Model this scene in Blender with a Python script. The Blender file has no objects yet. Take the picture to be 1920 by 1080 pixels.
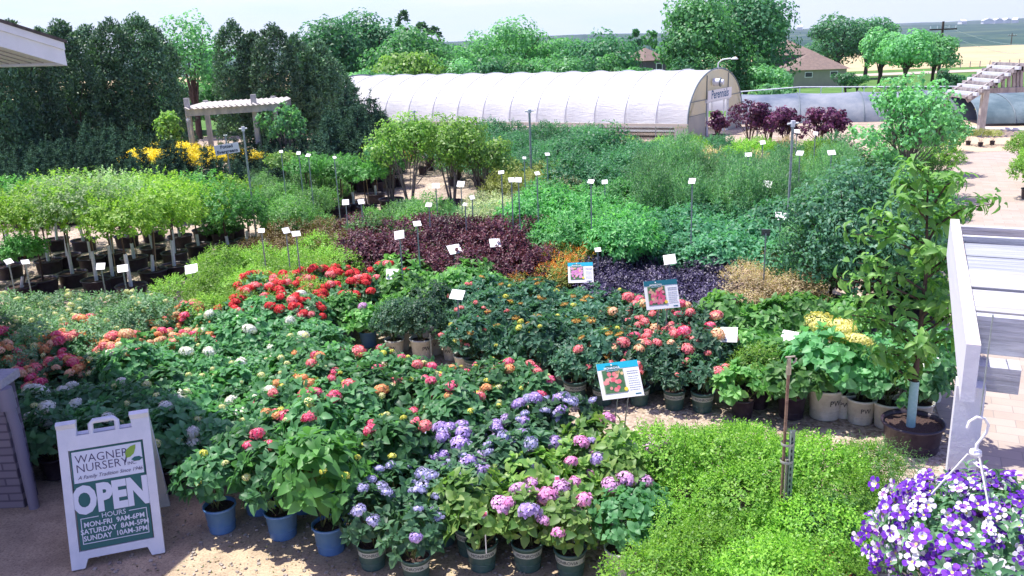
import bpy, bmesh, math, random
import numpy as np
from mathutils import Vector, Matrix
PI = math.pi
sc = bpy.context.scene
C = sc.collection
# ------------------------------------------------------------------ camera
FPX = 1600.0; CH = 4.4
TH = math.radians(16.2); RO = math.radians(2.2)
_r = np.array([1., 0, 0]); FW = np.array([0, math.cos(TH), -math.sin(TH)]); _u = np.array([0, math.sin(TH), math.cos(TH)])
RT = _r*math.cos(RO) - _u*math.sin(RO)
UP = _u*math.cos(RO) + _r*math.sin(RO)
cam_d = bpy.data.cameras.new('camera'); cam = bpy.data.objects.new('camera', cam_d); C.objects.link(cam)
cam_d.sensor_width = 36; cam_d.lens = 36*FPX/1920; cam_d.clip_end = 9000; cam_d.clip_start = 0.05
m3 = Matrix((tuple(RT), tuple(UP), tuple(-FW))).transposed()
cam.matrix_world = Matrix.Translation((0, 0, CH)) @ m3.to_4x4()
sc.camera = cam
# ------------------------------------------------------------------ light
EL = math.radians(70); AZ = math.radians(21)        # sun ahead and to the left of the camera
SUN = Vector((-math.cos(EL)*math.cos(AZ), math.cos(EL)*math.sin(AZ), math.sin(EL)))
sl = bpy.data.lights.new('sun', 'SUN'); sl.energy = 4.3; sl.angle = math.radians(0.5); sl.color = (1.0, 0.96, 0.88)
so = bpy.data.objects.new('sun', sl); C.objects.link(so)
so.rotation_euler = SUN.to_track_quat('Z', 'Y').to_euler()
w = bpy.data.worlds.new('World'); sc.world = w; w.use_nodes = True
nt = w.node_tree; nt.nodes.clear()
sky = nt.nodes.new('ShaderNodeTexSky'); sky.sky_type = 'NISHITA'; sky.sun_disc = False
sky.sun_elevation = EL; sky.sun_rotation = math.atan2(SUN.x, SUN.y); sky.air_density = 1.0; sky.dust_density = 2.5; sky.ozone_density = 1.0
mul = nt.nodes.new('ShaderNodeMix'); mul.data_type = 'RGBA'; mul.blend_type = 'MULTIPLY'; mul.inputs[0].default_value = 1; mul.inputs[7].default_value = (.84, .76, 1.34, 1)
cl = nt.nodes.new('ShaderNodeMix'); cl.data_type = 'RGBA'; cl.inputs[6].default_value = (5.5, 6.7, 7.4, 1); cl.inputs[7].default_value = (6.6, 7.1, 7.5, 1)
mixh = nt.nodes.new('ShaderNodeMix'); mixh.data_type = 'RGBA'
geo = nt.nodes.new('ShaderNodeTexCoord'); mp = nt.nodes.new('ShaderNodeMapping'); mp.inputs['Scale'].default_value = (1.5, 1.5, 14)
nz = nt.nodes.new('ShaderNodeTexNoise'); nz.inputs['Scale'].default_value = 2.2; nz.inputs['Detail'].default_value = 7; nz.inputs['Roughness'].default_value = .6
rp = nt.nodes.new('ShaderNodeMapRange'); rp.inputs[1].default_value = .38; rp.inputs[2].default_value = .62
sx = nt.nodes.new('ShaderNodeSeparateXYZ'); el_ = nt.nodes.new('ShaderNodeMapRange'); el_.inputs[1].default_value = .06; el_.inputs[2].default_value = .22   # pale haze low down, deeper blue above
bg = nt.nodes.new('ShaderNodeBackground'); bg.inputs['Strength'].default_value = 0.10
wo = nt.nodes.new('ShaderNodeOutputWorld')
L_ = nt.links.new
L_(geo.outputs['Generated'], mp.inputs['Vector']); L_(mp.outputs[0], nz.inputs['Vector']); L_(nz.outputs['Fac'], rp.inputs[0]); L_(rp.outputs[0], cl.inputs[0])
L_(geo.outputs['Generated'], sx.inputs[0]); L_(sx.outputs[2], el_.inputs[0]); L_(el_.outputs[0], mixh.inputs[0]); L_(sky.outputs[0], mul.inputs[6])
L_(cl.outputs[2], mixh.inputs[6]); L_(mul.outputs[2], mixh.inputs[7]); L_(mixh.outputs[2], bg.inputs[0]); L_(bg.outputs[0], wo.inputs[0])
sc.view_settings.view_transform = 'Standard'; sc.view_settings.look = 'None'; sc.view_settings.exposure = 0.88; sc.view_settings.gamma = 1
sc.cycles.max_bounces = 7; sc.cycles.diffuse_bounces = 3; sc.cycles.glossy_bounces = 2; sc.cycles.transmission_bounces = 4; sc.cycles.transparent_max_bounces = 6
sc.cycles.caustics_reflective = False; sc.cycles.caustics_refractive = False
sc.cycles.use_denoising = True

# ------------------------------------------------------------------ pixel helpers (1920x1080 photo pixels to world)
E0 = np.array([0, 0, CH])
def G(px, py, z=0.0):
    d = RT*(px-960)/FPX - UP*(py-540)/FPX + FW
    return E0 + d*((z-CH)/d[2])
def PX(p):
    v = np.array(p, float) - E0; zc = v@FW
    return 960+FPX*(v@RT)/zc, 540-FPX*(v@UP)/zc
def ray(px, py, y):
    d = RT*(px-960)/FPX - UP*(py-540)/FPX + FW
    return E0 + d*(y/d[1])
def zat(x, y, py):
    a, b = CH-abs(y)*3-1, CH+abs(y)*2.2
    for _ in range(50):
        m = (a+b)/2
        if PX((x, y, m))[1] > py: a = m
        else: b = m
    return (a+b)/2
def terr(x, y):
    def lerp(pts, v):
        for (a, za), (b, zb) in zip(pts, pts[1:]):
            if v <= b: t = (v-a)/(b-a); t = max(0, t); return za+(zb-za)*(t*t*(3-2*t) if b-a > 30 else t)
        return pts[-1][1]

    z = lerp([(-80, 0), (40, 0), (50, -.3), (100, -2.6), (150, -5.3), (200, -5.6), (300, -3.6), (420, -22), (700, -45), (1100, -27), (1700, -16), (3200, 3), (6000, 6)], y)
    if y > 1100: z += 6*math.sin(x/420.+1.3)+4*math.sin(x/170.)+2*math.sin(y/210.)
    return z
# ------------------------------------------------------------------ mesh builder
class MB:
    def __init__(s): s.v = []; s.f = []; s.m = []; s.sm = []
    def add(s, vs, fs, m=0, smooth=False):
        o = len(s.v); s.v += [tuple(v) for v in vs]
        for f in fs: s.f.append([i+o for i in f]); s.m.append(m); s.sm.append(smooth)
    def box(s, c, d, m=0, rot=None):
        x, y, z = d[0]/2, d[1]/2, d[2]/2
        vs = [Vector(p) for p in ((-x,-y,-z),(x,-y,-z),(x,y,-z),(-x,y,-z),(-x,-y,z),(x,-y,z),(x,y,z),(-x,y,z))]
        if rot: vs = [rot @ v for v in vs]
        vs = [v+Vector(c) for v in vs]
        s.add(vs, ((0,3,2,1),(4,5,6,7),(0,1,5,4),(1,2,6,5),(2,3,7,6),(3,0,4,7)), m)
    def beam(s, a, b, w, h, m=0, up=(0,0,1)):
        a = Vector(a); b = Vector(b); d = (b-a); L = d.length; d.normalize(); up = Vector(up)
        if abs(d.dot(up)) > .98: up = Vector((0,1,0))
        sd = d.cross(up).normalized(); u = sd.cross(d).normalized()
        R = Matrix((sd, d, u)).transposed()
        s.box((a+b)/2, (w, L, h), m, R)
    def tube(s, pts, rs, n=8, m=0, cap=True, smooth=True):
        pts = [Vector(p) for p in pts]
        if not isinstance(rs, (list, tuple)): rs = [rs]*len(pts)
        rings = []; ref = None
        for i, p in enumerate(pts):
            d = (pts[min(i+1, len(pts)-1)]-pts[max(i-1, 0)]).normalized()
            if ref is None: ref = Vector((1,0,0)) if abs(d.x) < .9 else Vector((0,1,0))
            a = (ref - d*ref.dot(d)).normalized(); ref = a; b = d.cross(a)
            rings.append([p+(a*math.cos(2*PI*k/n)+b*math.sin(2*PI*k/n))*rs[i] for k in range(n)])
        vs = [v for r in rings for v in r]; fs = []
        for i in range(len(pts)-1):
            for k in range(n):
                fs.append((i*n+k, i*n+(k+1)%n, (i+1)*n+(k+1)%n, (i+1)*n+k))
        s.add(vs, fs, m, smooth)
        if cap:
            s.add(rings[0], [tuple(reversed(range(n)))], m); s.add(rings[-1], [tuple(range(n))], m)
    def lathe(s, prof, n=20, m=0, c=(0,0,0), smooth=True):
        vs = [(c[0]+r*math.cos(2*PI*k/n), c[1]+r*math.sin(2*PI*k/n), c[2]+z) for r, z in prof for k in range(n)]
        fs = [(i*n+k, i*n+(k+1)%n, (i+1)*n+(k+1)%n, (i+1)*n+k) for i in range(len(prof)-1) for k in range(n)]
        s.add(vs, fs, m, smooth)
    def prism(s, out, y0, y1, m=0):       # outline in x,z; thickness along y
        n = len(out)
        s.add([(x, y0, z) for x, z in out]+[(x, y1, z) for x, z in out],
              [tuple(range(n)), tuple(reversed(range(n, 2*n)))]+[(i, i+n, (i+1) % n+n, (i+1) % n) for i in range(n)], m)
    def quad(s, a, b, c, d, m=0): s.add([a, b, c, d], [(0,1,2,3)], m)
    def mesh(s, name, mats):
        me = bpy.data.meshes.new(name); me.from_pydata(s.v, [], s.f)
        for mm in mats: me.materials.append(mm)
        me.polygons.foreach_set('material_index', s.m); me.polygons.foreach_set('use_smooth', s.sm); me.update()
        return me
    def build(s, name, mats, parent=None, loc=(0,0,0)):
        if not isinstance(mats, (list, tuple)): mats = [mats]
        return obj(name, s.mesh(name, mats), parent, loc)
def npmesh(name, V, Q, mats, mi=None):
    me = bpy.data.meshes.new(name); n = len(Q)
    me.vertices.add(len(V)); me.vertices.foreach_set('co', np.asarray(V, np.float32).ravel())
    me.loops.add(n*4); me.loops.foreach_set('vertex_index', np.asarray(Q, np.int32).ravel())
    me.polygons.add(n); me.polygons.foreach_set('loop_start', np.arange(0, 4*n, 4, dtype=np.int32))
    for mm in mats: me.materials.append(mm)
    if mi is not None: me.polygons.foreach_set('material_index', np.asarray(mi, np.int32))
    me.update(calc_edges=True); return me
def obj(name, me, parent=None, loc=(0,0,0), rot=None, scale=None):
    o = bpy.data.objects.new(name, me); C.objects.link(o); o.location = loc
    if rot is not None: o.rotation_euler = rot
    if scale is not None: o.scale = scale if isinstance(scale, (list, tuple)) else (scale,)*3
    if parent: o.parent = parent
    return o
def tag(o, label, cat, group=None, kind=None):
    if label: o['label'] = label
    if cat: o['category'] = cat
    if group: o['group'] = group
    if kind: o['kind'] = kind
    return o
def thing(name, label, cat, loc=(0,0,0), rz=0, group=None, scale=1):
    o = obj(name, None, None, loc, (0,0,rz), scale); o.empty_display_size = .1
    return tag(o, label, cat, group)
def struct(o): o['kind'] = 'structure'; return o
ORD = ['first','second','third','fourth','fifth','sixth','seventh','eighth','ninth','tenth','eleventh','twelfth','thirteenth','fourteenth','fifteenth','sixteenth','seventeenth','eighteenth','nineteenth','twentieth','twenty-first','twenty-second','twenty-third','twenty-fourth','twenty-fifth']
# ------------------------------------------------------------------ materials
def ramp(nt, cols):
    r = nt.nodes.new('ShaderNodeValToRGB'); el = r.color_ramp.elements
    while len(el) < len(cols): el.new(.5)
    for i, c in enumerate(cols): el[i].position = i/(len(cols)-1); el[i].color = (*c, 1)
    return r
_m = {}
def leafm(name, cols, trans=.42, rough=.45, vary=.34, spec=.35):
    if name in _m: return _m[name]
    if name.startswith('leaf') and trans > .2: cols = [(c[0]*1.2, min(.8, c[1]*1.22), c[2]*(1.7 if any(q in name for q in ('standard','lime','yellow','olive','bright')) else (2.0 if c[2] < .42*c[1] else 1.35))) if c[1] > c[0] and c[1] > c[2] else tuple(min(.8, v*1.2) for v in c) for c in cols]
    m = bpy.data.materials.new(name); _m[name] = m; m.use_nodes = True; nt = m.node_tree; nt.nodes.clear()
    g = nt.nodes.new('ShaderNodeNewGeometry'); oi = nt.nodes.new('ShaderNodeObjectInfo')
    r = ramp(nt, cols); hs = nt.nodes.new('ShaderNodeHueSaturation'); mr = nt.nodes.new('ShaderNodeMapRange')
    mr.inputs[3].default_value = 1-vary; mr.inputs[4].default_value = 1+vary
    p = nt.nodes.new('ShaderNodeBsdfPrincipled'); t = nt.nodes.new('ShaderNodeBsdfTranslucent'); mx = nt.nodes.new('ShaderNodeMixShader')
    o = nt.nodes.new('ShaderNodeOutputMaterial'); k = nt.links.new
    p.inputs['Roughness'].default_value = rough; p.inputs['Specular IOR Level'].default_value = spec
    k(g.outputs['Random Per Island'], r.inputs[0]); k(oi.outputs['Random'], mr.inputs[0]); k(mr.outputs[0], hs.inputs['Value']); k(r.outputs[0], hs.inputs['Color'])
    k(hs.outputs[0], p.inputs['Base Color'])
    gm = nt.nodes.new('ShaderNodeMix'); gm.data_type = 'RGBA'; gm.blend_type = 'MULTIPLY'; gm.inputs[0].default_value = 1
    gm.inputs[7].default_value = (1.35, 1.5, .85, 1); k(hs.outputs[0], gm.inputs[6]); k(gm.outputs[2], t.inputs[0])
    mx.inputs[0].default_value = trans; k(p.outputs[0], mx.inputs[1]); k(t.outputs[0], mx.inputs[2]); k(mx.outputs[0], o.inputs[0])
    return m
def pm(name, col, rough=.6, spec=.4, metal=0, noise=None, bump=0, nscale=30, stretch=(1,1,1), trans=0, coat=0):
    """plain surface: base colour broken up by noise between col and noise colour, with bump"""
    if name in _m: return _m[name]
    m = bpy.data.materials.new(name); _m[name] = m; m.use_nodes = True; nt = m.node_tree; p = nt.nodes['Principled BSDF']; k = nt.links.new
    p.inputs['Base Color'].default_value = (*col, 1); p.inputs['Roughness'].default_value = rough; p.inputs['Specular IOR Level'].default_value = spec; p.inputs['Metallic'].default_value = metal
    if noise or bump:
        tc = nt.nodes.new('ShaderNodeTexCoord'); mp = nt.nodes.new('ShaderNodeMapping'); mp.inputs['Scale'].default_value = stretch
        n = nt.nodes.new('ShaderNodeTexNoise'); n.inputs['Scale'].default_value = nscale; n.inputs['Detail'].default_value = 6; n.inputs['Roughness'].default_value = .65
        k(tc.outputs['Object'], mp.inputs[0]); k(mp.outputs[0], n.inputs['Vector'])
        if noise:
            r = ramp(nt, [noise, col]); r.color_ramp.elements[0].position = .38; r.color_ramp.elements[1].position = .58
            k(n.outputs['Fac'], r.inputs[0]); k(r.outputs[0], p.inputs['Base Color'])
        if bump:
            b = nt.nodes.new('ShaderNodeBump'); b.inputs['Strength'].default_value = bump; b.inputs['Distance'].default_value = .01
            k(n.outputs['Fac'], b.inputs['Height']); k(b.outputs[0], p.inputs['Normal'])
    if trans:
        t = nt.nodes.new('ShaderNodeBsdfTranslucent'); t.inputs[0].default_value = (*col, 1); mx = nt.nodes.new('ShaderNodeMixShader'); mx.inputs[0].default_value = trans
        o = nt.nodes['Material Output']; k(p.outputs[0], mx.inputs[1]); k(t.outputs[0], mx.inputs[2]); k(mx.outputs[0], o.inputs[0])
    return m
WHITE = pm('white_plastic', (.8,.8,.79), .4)
CARD = pm('card_white', (.86,.86,.84), .5)
BLACKP = pm('black_pot', (.028,.018,.034), .45, .5, noise=(.05,.04,.055), nscale=9)
BLUEP = pm('blue_pot', (.09,.21,.44), .42, .5, noise=(.12,.24,.43), nscale=7, bump=.1)
GREENP = pm('green_pot', (.05,.12,.11), .45, .5, noise=(.075,.13,.12), nscale=8)
BAND = pm('pot_band', (.40,.45,.41), .5)
WHITEP = pm('white_pot', (.66,.67,.62), .5, noise=(.50,.50,.44), nscale=6)
GREYP = pm('grey_pot', (.12,.15,.18), .5, noise=(.09,.10,.12), nscale=7)
SOIL = pm('potting_soil', (.045,.028,.03), .95, .1, noise=(.10,.07,.055), nscale=60, bump=.8)
BARK = pm('bark', (.11,.075,.06), .9, .2, noise=(.06,.04,.035), nscale=14, bump=.8, stretch=(1,1,.25))
GREYBARK = pm('grey_bark', (.25,.23,.22), .9, .2, noise=(.12,.10,.10), nscale=12, bump=.6, stretch=(1,1,.2))
STEM = pm('green_stem', (.10,.12,.04), .7)
STEEL = pm('galvanised_steel', (.36,.42,.40), .5, .5, .3, noise=(.24,.29,.28), nscale=25)
INK = pm('dark_ink', (.03,.035,.05), .6)
GUARD = pm('trunk_guard', (.74,.77,.78), .5, noise=(.62,.66,.68), nscale=10)
GREYT = pm('grey_text', (.35,.37,.40), .6)
# ------------------------------------------------------------------ leaves
def nrm(a): return a/np.maximum(np.linalg.norm(a, axis=1, keepdims=True), 1e-9)
def leaves(P, D, N, L, W, fold=.15, droop=.18, kind='oval'):
    D = nrm(D); N = nrm(N - D*np.sum(N*D, 1, keepdims=True)); S = np.cross(D, N); L = L[:, None]; n = len(P)
    if kind == 'oval':
        sp = [(0,0,0),(.30,.5,fold),(.70,.38,fold*.6-droop*.5),(1,0,-droop),(.70,-.38,fold*.6-droop*.5),(.30,-.5,fold)]
        sp = [(0,0,0),(.17,.36,fold*.7),(.45,.5,fold*.9-droop*.12),(.78,.31,fold*.5-droop*.5),(1,0,-droop),(.78,-.31,fold*.5-droop*.5),(.45,-.5,fold*.9-droop*.12),(.17,-.36,fold*.7),(.5,0,.02)]
        q = [[0,1,2,8],[8,2,3,4],[8,4,5,6],[0,8,6,7]]
    else:
        sp = [(0,0,0),(.45,.5,fold),(1,0,-droop),(.45,-.5,fold)]; q = [[0,1,2,3]]
    V = np.stack([P + L*(t*D + s*W*S + z*N) for t, s, z in sp], 1).reshape(-1, 3)
    Q = (np.array(q)[None] + (np.arange(n)*len(sp))[:, None, None]).reshape(-1, 4)
    return V, Q
def merge(parts):
    Vs, Qs, Ms, o = [], [], [], 0
    for i, (V, Q, *m) in enumerate(parts):
        Vs.append(V); Qs.append(Q+o); Ms.append(np.full(len(Q), m[0] if m else 0)); o += len(V)
    return np.concatenate(Vs), np.concatenate(Qs), np.concatenate(Ms)
def shoots(rng, P, A, length, k, L, W, e0=.15, e1=.9, kind='oval', droop=.2, taper=.45, fold=.15):
    """leaves set round short shoots with bases P and axes A"""
    n = len(P); A = nrm(A)
    ref = np.tile([[0.3, 0.9, 0.2]], (n, 1)); a = nrm(np.cross(A, ref)); b = np.cross(A, a); ph0 = rng.uniform(0, 6.28, n)
    ps, ds, ns, ls = [], [], [], []
    ln = length*rng.uniform(.7, 1.3, n)
    for j in range(k):
        t = j/max(1, k-1); ph = (ph0+j*2.4+rng.normal(0, .25, n))[:, None]
        side = a*np.cos(ph)+b*np.sin(ph); e = (e0+(e1-e0)*t+rng.normal(0, .15, n))[:, None]
        ps.append(P+A*(ln*t)[:, None]); ds.append(side*np.cos(e)+A*np.sin(e)); ns.append(A*np.cos(e)-side*np.sin(e)+rng.normal(0, .15, (n, 3)))
        ls.append(L*(1-taper*t)*rng.uniform(.7, 1.25, n))
    return leaves(np.concatenate(ps), np.concatenate(ds), np.concatenate(ns), np.concatenate(ls), W, fold, droop, kind)
def dome(rng, n, c, r, lo=-.35, hi=1, rin=.8, rout=1.0, up=.5, lump=.0):
    """n points on an uneven ellipsoid shell with outward axes"""
    z = rng.uniform(lo, hi, n); ph = rng.uniform(0, 2*PI, n); s = np.sqrt(np.maximum(0, 1-z*z))
    d = np.stack([s*np.cos(ph), s*np.sin(ph), z], 1)
    rr = rng.uniform(rin, rout, n)
    if lump: rr *= 1+lump*(np.sin(ph*3+z*4+rng.uniform(0, 6))*np.cos(z*5+ph))
    P = np.array(c)+d*np.array(r)*rr[:, None]
    A = nrm(d*np.array([1,1,.7]) + np.array([0,0,up]) + rng.normal(0, .2, (n, 3)))
    return P, A
def stick(P0, P1, r=.006):
    """thin 3-sided sticks from P0 to P1"""
    d = nrm(P1-P0); a = nrm(np.cross(d, np.tile([[.3,.8,.1]], (len(P0), 1)))); b = np.cross(d, a); vs = []
    for Pn, rr in ((P0, r), (P1, r*.5)):
        for k in range(3): vs.append(Pn+(a*math.cos(k*2.094)+b*math.sin(k*2.094))*rr)
    V = np.stack(vs, 1).reshape(-1, 3); n = len(P0)
    q = np.array([[0,1,4,3],[1,2,5,4],[2,0,3,5]]); Q = (q[None]+(np.arange(n)*6)[:, None, None]).reshape(-1, 4)
    return V, Q
# ------------------------------------------------------------------ lettering
_tc = {}
def text_geo(s, size=1.0, offset=0.0, shear=0.0, align='CENTER', space=1.0):
    key = (s, size, offset, shear, align, space)
    if key in _tc: return _tc[key]
    cu = bpy.data.curves.new('lettering', 'FONT'); cu.body = s; cu.size = size; cu.offset = offset; cu.shear = shear; cu.align_x = align; cu.space_character = space
    cu.resolution_u = 3
    o = bpy.data.objects.new('lettering', cu); C.objects.link(o)
    dg = bpy.context.evaluated_depsgraph_get(); dg.update(); me = bpy.data.meshes.new_from_object(o.evaluated_get(dg))
    v = [tuple(p.co) for p in me.vertices]; f = [tuple(p.vertices) for p in me.polygons]
    bpy.data.objects.remove(o); bpy.data.curves.remove(cu); bpy.data.meshes.remove(me)
    _tc[key] = (v, f); return v, f
def add_text(mb, s, size, M, m=0, sx=1, **k):
    """text in the local x,z plane facing -y, moved by matrix M"""
    v, f = text_geo(s, size, **k)
    mb.add([M @ Vector((p[0]*sx, 0, p[1])) for p in v], f, m)
# ------------------------------------------------------------------ pots
POT = {}
def mkpot(key, r, h, mat, band=None, writing=None, taper=.82):
    mb = MB(); rb = r*taper
    mb.lathe([(0,0),(rb,0),(rb*1.0,.01),(r*.97,h*.9),(r*1.05,h*.91),(r*1.06,h),(r*.97,h),(r*.95,h*.86)], 22, 0)
    mb.lathe([(0,h*.89),(r*.5,h*.885),(r*.96,h*.86)], 18, 1)
    for i in range(3): mb.lathe([(rb+(r*.97-rb)*t+.0012, h*.9*t-.004) for t in (.32+.02*i*8,)]+[(rb+(r*.97-rb)*t+.0045, h*.9*t) for t in (.32+.02*i*8,)]+[(rb+(r*.97-rb)*t+.0012, h*.9*t+.004) for t in (.32+.02*i*8,)], 22, 0) if i == 0 else None
    sub = []
    def rad(z): return rb+(r*.97-rb)*(z/(h*.9))
    if band:
        b = MB(); z0, z1 = h*.60, h*.82; a = [(rad(z0)+.003, z0), (rad(z1)+.003, z1)]
        b.lathe(a, 26, 0); sub.append(('label_band', b, [BAND, INK]))
        for q in range(3):
            v, f = text_geo(band, h*.17, offset=.0)
            b.add([((rad(z0+.03)+.006)*math.sin(-x/r+q*2.1), -(rad(z0+.03)+.006)*math.cos(-x/r+q*2.1), z0+h*.055+y) for x, y, _ in [(-a0, b0, c0) for a0, b0, c0 in v]], f, 1)
    if writing:
        b = MB()
        for q in range(2):
            for s, sz, zz in ((writing, h*.26, h*.52), ('- - -', h*.09, h*.40), ('PROVEN', h*.08, h*.31)):
                if s == 'PROVEN': continue
                v, f = text_geo(s, sz, offset=.0)
                b.add([((rad(zz+y)+.0035)*math.sin(x/r+q*PI), -(rad(zz+y)+.0035)*math.cos(x/r+q*PI), zz+y) for x, y, _ in v], f, 0)
        sub.append(('printed_mark', b, [INK]))
    POT[key] = (mb.mesh('pot', [mat, SOIL]), h, [(n, b.mesh(n, mt)) for n, b, mt in sub])
mkpot('blue', .15, .27, BLUEP)
mkpot('green', .135, .25, GREENP, band='MONROVIA')
mkpot('white', .155, .29, WHITEP, writing='PW')
mkpot('black', .15, .26, BLACKP)
mkpot('grey', .16, .28, GREYP)
mkpot('big', .27, .36, BLACKP, taper=.86)
mkpot('tub', .34, .34, BLACKP, taper=.88)
# ------------------------------------------------------------------ flower heads
def mophead(name, mat, r, n, fl, flat=.75, seed=1):
    rng = np.random.default_rng(seed)
    i = np.arange(n)+.5; z = 1-1.35*i/n; ph = i*2.39996+rng.normal(0, .15, n); s = np.sqrt(np.maximum(0, 1-z*z))
    d = np.stack([s*np.cos(ph), s*np.sin(ph), z], 1); P = d*np.array([r, r, r*flat])*rng.uniform(.88, 1.06, (n, 1))
    T = nrm(np.cross(d, rng.normal(0, 1, (n, 3)))); P2 = P-T*fl*.5
    a = leaves(P2, T+d*.05, d+rng.normal(0, .25, (n, 3)), np.full(n, fl)*rng.uniform(.8, 1.2, n), 1.0, -.1, .12, 'dia')
    j = np.arange(n//3)*3; b = leaves(P[j]*.8, nrm(np.cross(d[j], rng.normal(0, 1, (len(j), 3)))), d[j], np.full(len(j), fl*1.3), 1.1, 0, 0, 'dia')
    V, Q, _ = merge([a, b]); return npmesh(name, V, Q, [mat])
def fm(name, cols): return leafm(name, cols, trans=.18, rough=.6, vary=.1, spec=.2)
F_PINK = fm('petal_pink', [(.76,.05,.16),(.84,.15,.27),(.84,.36,.38)])
F_RED = fm('petal_red', [(.62,.018,.035),(.72,.05,.06),(.78,.16,.12)])
F_CORAL = fm('petal_coral', [(.82,.13,.19),(.84,.25,.26),(.84,.42,.35)])
F_ORANGE = fm('petal_orange', [(.80,.26,.14),(.82,.38,.17),(.80,.50,.20)])
F_PEACH = fm('petal_peach', [(.82,.42,.28),(.82,.52,.34),(.82,.60,.30)])
F_YEL = fm('petal_yellow_green', [(.55,.58,.06),(.68,.66,.12),(.72,.68,.2)])
F_WHITE = fm('petal_white', [(.74,.76,.62),(.80,.80,.74),(.82,.82,.80)])
F_CREAM = fm('petal_cream', [(.62,.66,.22),(.74,.74,.34),(.78,.74,.5)])
F_PURP = fm('petal_purple', [(.33,.22,.56),(.46,.34,.68),(.62,.50,.76)])
F_LILAC = fm('petal_lilac', [(.58,.28,.58),(.68,.38,.66),(.78,.52,.70)])
F_PPINK = fm('petal_mauve_pink', [(.72,.22,.48),(.72,.32,.60),(.76,.42,.6)])
F_BLUE = fm('petal_blue_lilac', [(.32,.31,.58),(.44,.42,.68),(.60,.57,.76)])
F_RUST = fm('petal_rust', [(.52,.22,.05),(.60,.32,.08),(.52,.42,.12)])
F_BIGY = fm('petal_straw', [(.64,.58,.14),(.76,.70,.24),(.78,.70,.36)])
HD = dict(pink=mophead('flower_head', F_PINK, .072, 90, .026), red=mophead('flower_head', F_RED, .075, 80, .030), coral=mophead('flower_head', F_CORAL, .075, 80, .028),
 orange=mophead('flower_head', F_ORANGE, .07, 75, .028), peach=mophead('flower_head', F_PEACH, .07, 75, .028), yel=mophead('flower_head', F_YEL, .038, 36, .018),
 white=mophead('flower_head', F_WHITE, .085, 110, .028), cream=mophead('flower_head', F_CREAM, .045, 46, .018), purple=mophead('flower_head', F_PURP, .075, 85, .030, .7),
 lilac=mophead('flower_head', F_LILAC, .085, 100, .030, .7), mauve=mophead('flower_head', F_PPINK, .07, 80, .028), blue=mophead('flower_head', F_BLUE, .06, 54, .024, .45),
 rust=mophead('flower_head', F_RUST, .055, 44, .018, .2), straw=mophead('flower_head', F_BIGY, .15, 240, .024, .45), smallpink=mophead('flower_head', F_CORAL, .045, 36, .024, .5))
# ------------------------------------------------------------------ foliage colours
def g3(a, b, c, n, **k): return leafm(n, [a, b, c], **k)
M_HYD = g3((.045,.125,.035),(.075,.20,.05),(.13,.30,.075),'leaf_hydrangea')
M_HYDW = g3((.05,.15,.04),(.09,.24,.06),(.16,.34,.10),'leaf_hydrangea_white')
M_BRIGHT = g3((.06,.17,.03),(.09,.24,.045),(.15,.34,.07),'leaf_bright')
M_LACE = g3((.08,.17,.05),(.13,.26,.08),(.24,.36,.14),'leaf_lacy')
M_LIME = g3((.10,.23,.03),(.17,.34,.04),(.29,.46,.07),'leaf_lime', trans=.4)
M_LIME2 = g3((.08,.21,.02),(.15,.32,.03),(.26,.45,.05),'leaf_lime_green', trans=.4)
M_MID = g3((.06,.17,.03),(.12,.28,.05),(.20,.38,.07),'leaf_mid')
M_SLATE = g3((.035,.09,.045),(.06,.14,.075),(.11,.20,.11),'leaf_slate')
M_NINE = g3((.035,.012,.022),(.075,.022,.036),(.14,.045,.05),'leaf_ninebark', trans=.25)
M_NINEB = g3((.10,.06,.02),(.14,.09,.03),(.16,.16,.04),'leaf_bronze', trans=.3)
M_ORT = g3((.50,.09,.02),(.65,.17,.03),(.62,.30,.05),'leaf_orange_tip', trans=.3)
M_OLIVE = g3((.16,.20,.03),(.26,.30,.05),(.36,.40,.08),'leaf_olive', trans=.35)
M_WEIG = g3((.020,.014,.045),(.038,.028,.075),(.085,.07,.14),'leaf_dark_violet', trans=.12, spec=.6)
M_VARI = g3((.26,.20,.12),(.46,.34,.22),(.56,.50,.30),'leaf_pink_beige')
M_VARG = g3((.14,.22,.09),(.32,.38,.18),(.58,.58,.38),'leaf_cream_edge')
M_DARK = g3((.035,.10,.045),(.06,.155,.06),(.10,.22,.085),'leaf_dark')
M_CORALL = g3((.04,.11,.045),(.06,.15,.055),(.10,.20,.07),'leaf_coral_bush')
M_LCAP = g3((.04,.10,.05),(.06,.15,.07),(.11,.22,.10),'leaf_lacecap')
M_YG = g3((.08,.18,.035),(.15,.28,.05),(.27,.37,.08),'leaf_yellow_green')
M_HEART = g3((.07,.22,.05),(.11,.30,.07),(.18,.40,.11),'leaf_heart')
M_OAK = g3((.05,.18,.085),(.085,.26,.12),(.14,.35,.17),'leaf_blue_green')
M_OAKG = g3((.05,.19,.04),(.09,.28,.055),(.16,.40,.08),'leaf_fresh_green')
M_FEATH = g3((.06,.16,.045),(.10,.24,.06),(.15,.30,.08),'leaf_feathery')
M_JUNI = g3((.045,.11,.06),(.075,.17,.085),(.13,.27,.12),'leaf_juniper', trans=.19, vary=.3)
M_CONI = g3((.026,.066,.048),(.045,.105,.07),(.08,.16,.09),'leaf_conifer', trans=.1, spec=.1, rough=.8)
M_BSPR = g3((.16,.30,.36),(.24,.42,.48),(.36,.55,.6),'leaf_blue_spruce', trans=.1)
M_GOLD = g3((.50,.38,.02),(.70,.52,.03),(.75,.62,.06),'leaf_gold', trans=.3)
M_TREEA = g3((.035,.12,.035),(.055,.18,.05),(.10,.26,.075),'leaf_tree_deep', vary=.2)
M_TREEB = g3((.05,.17,.04),(.085,.25,.055),(.15,.34,.09),'leaf_tree_mid', vary=.2)
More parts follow.
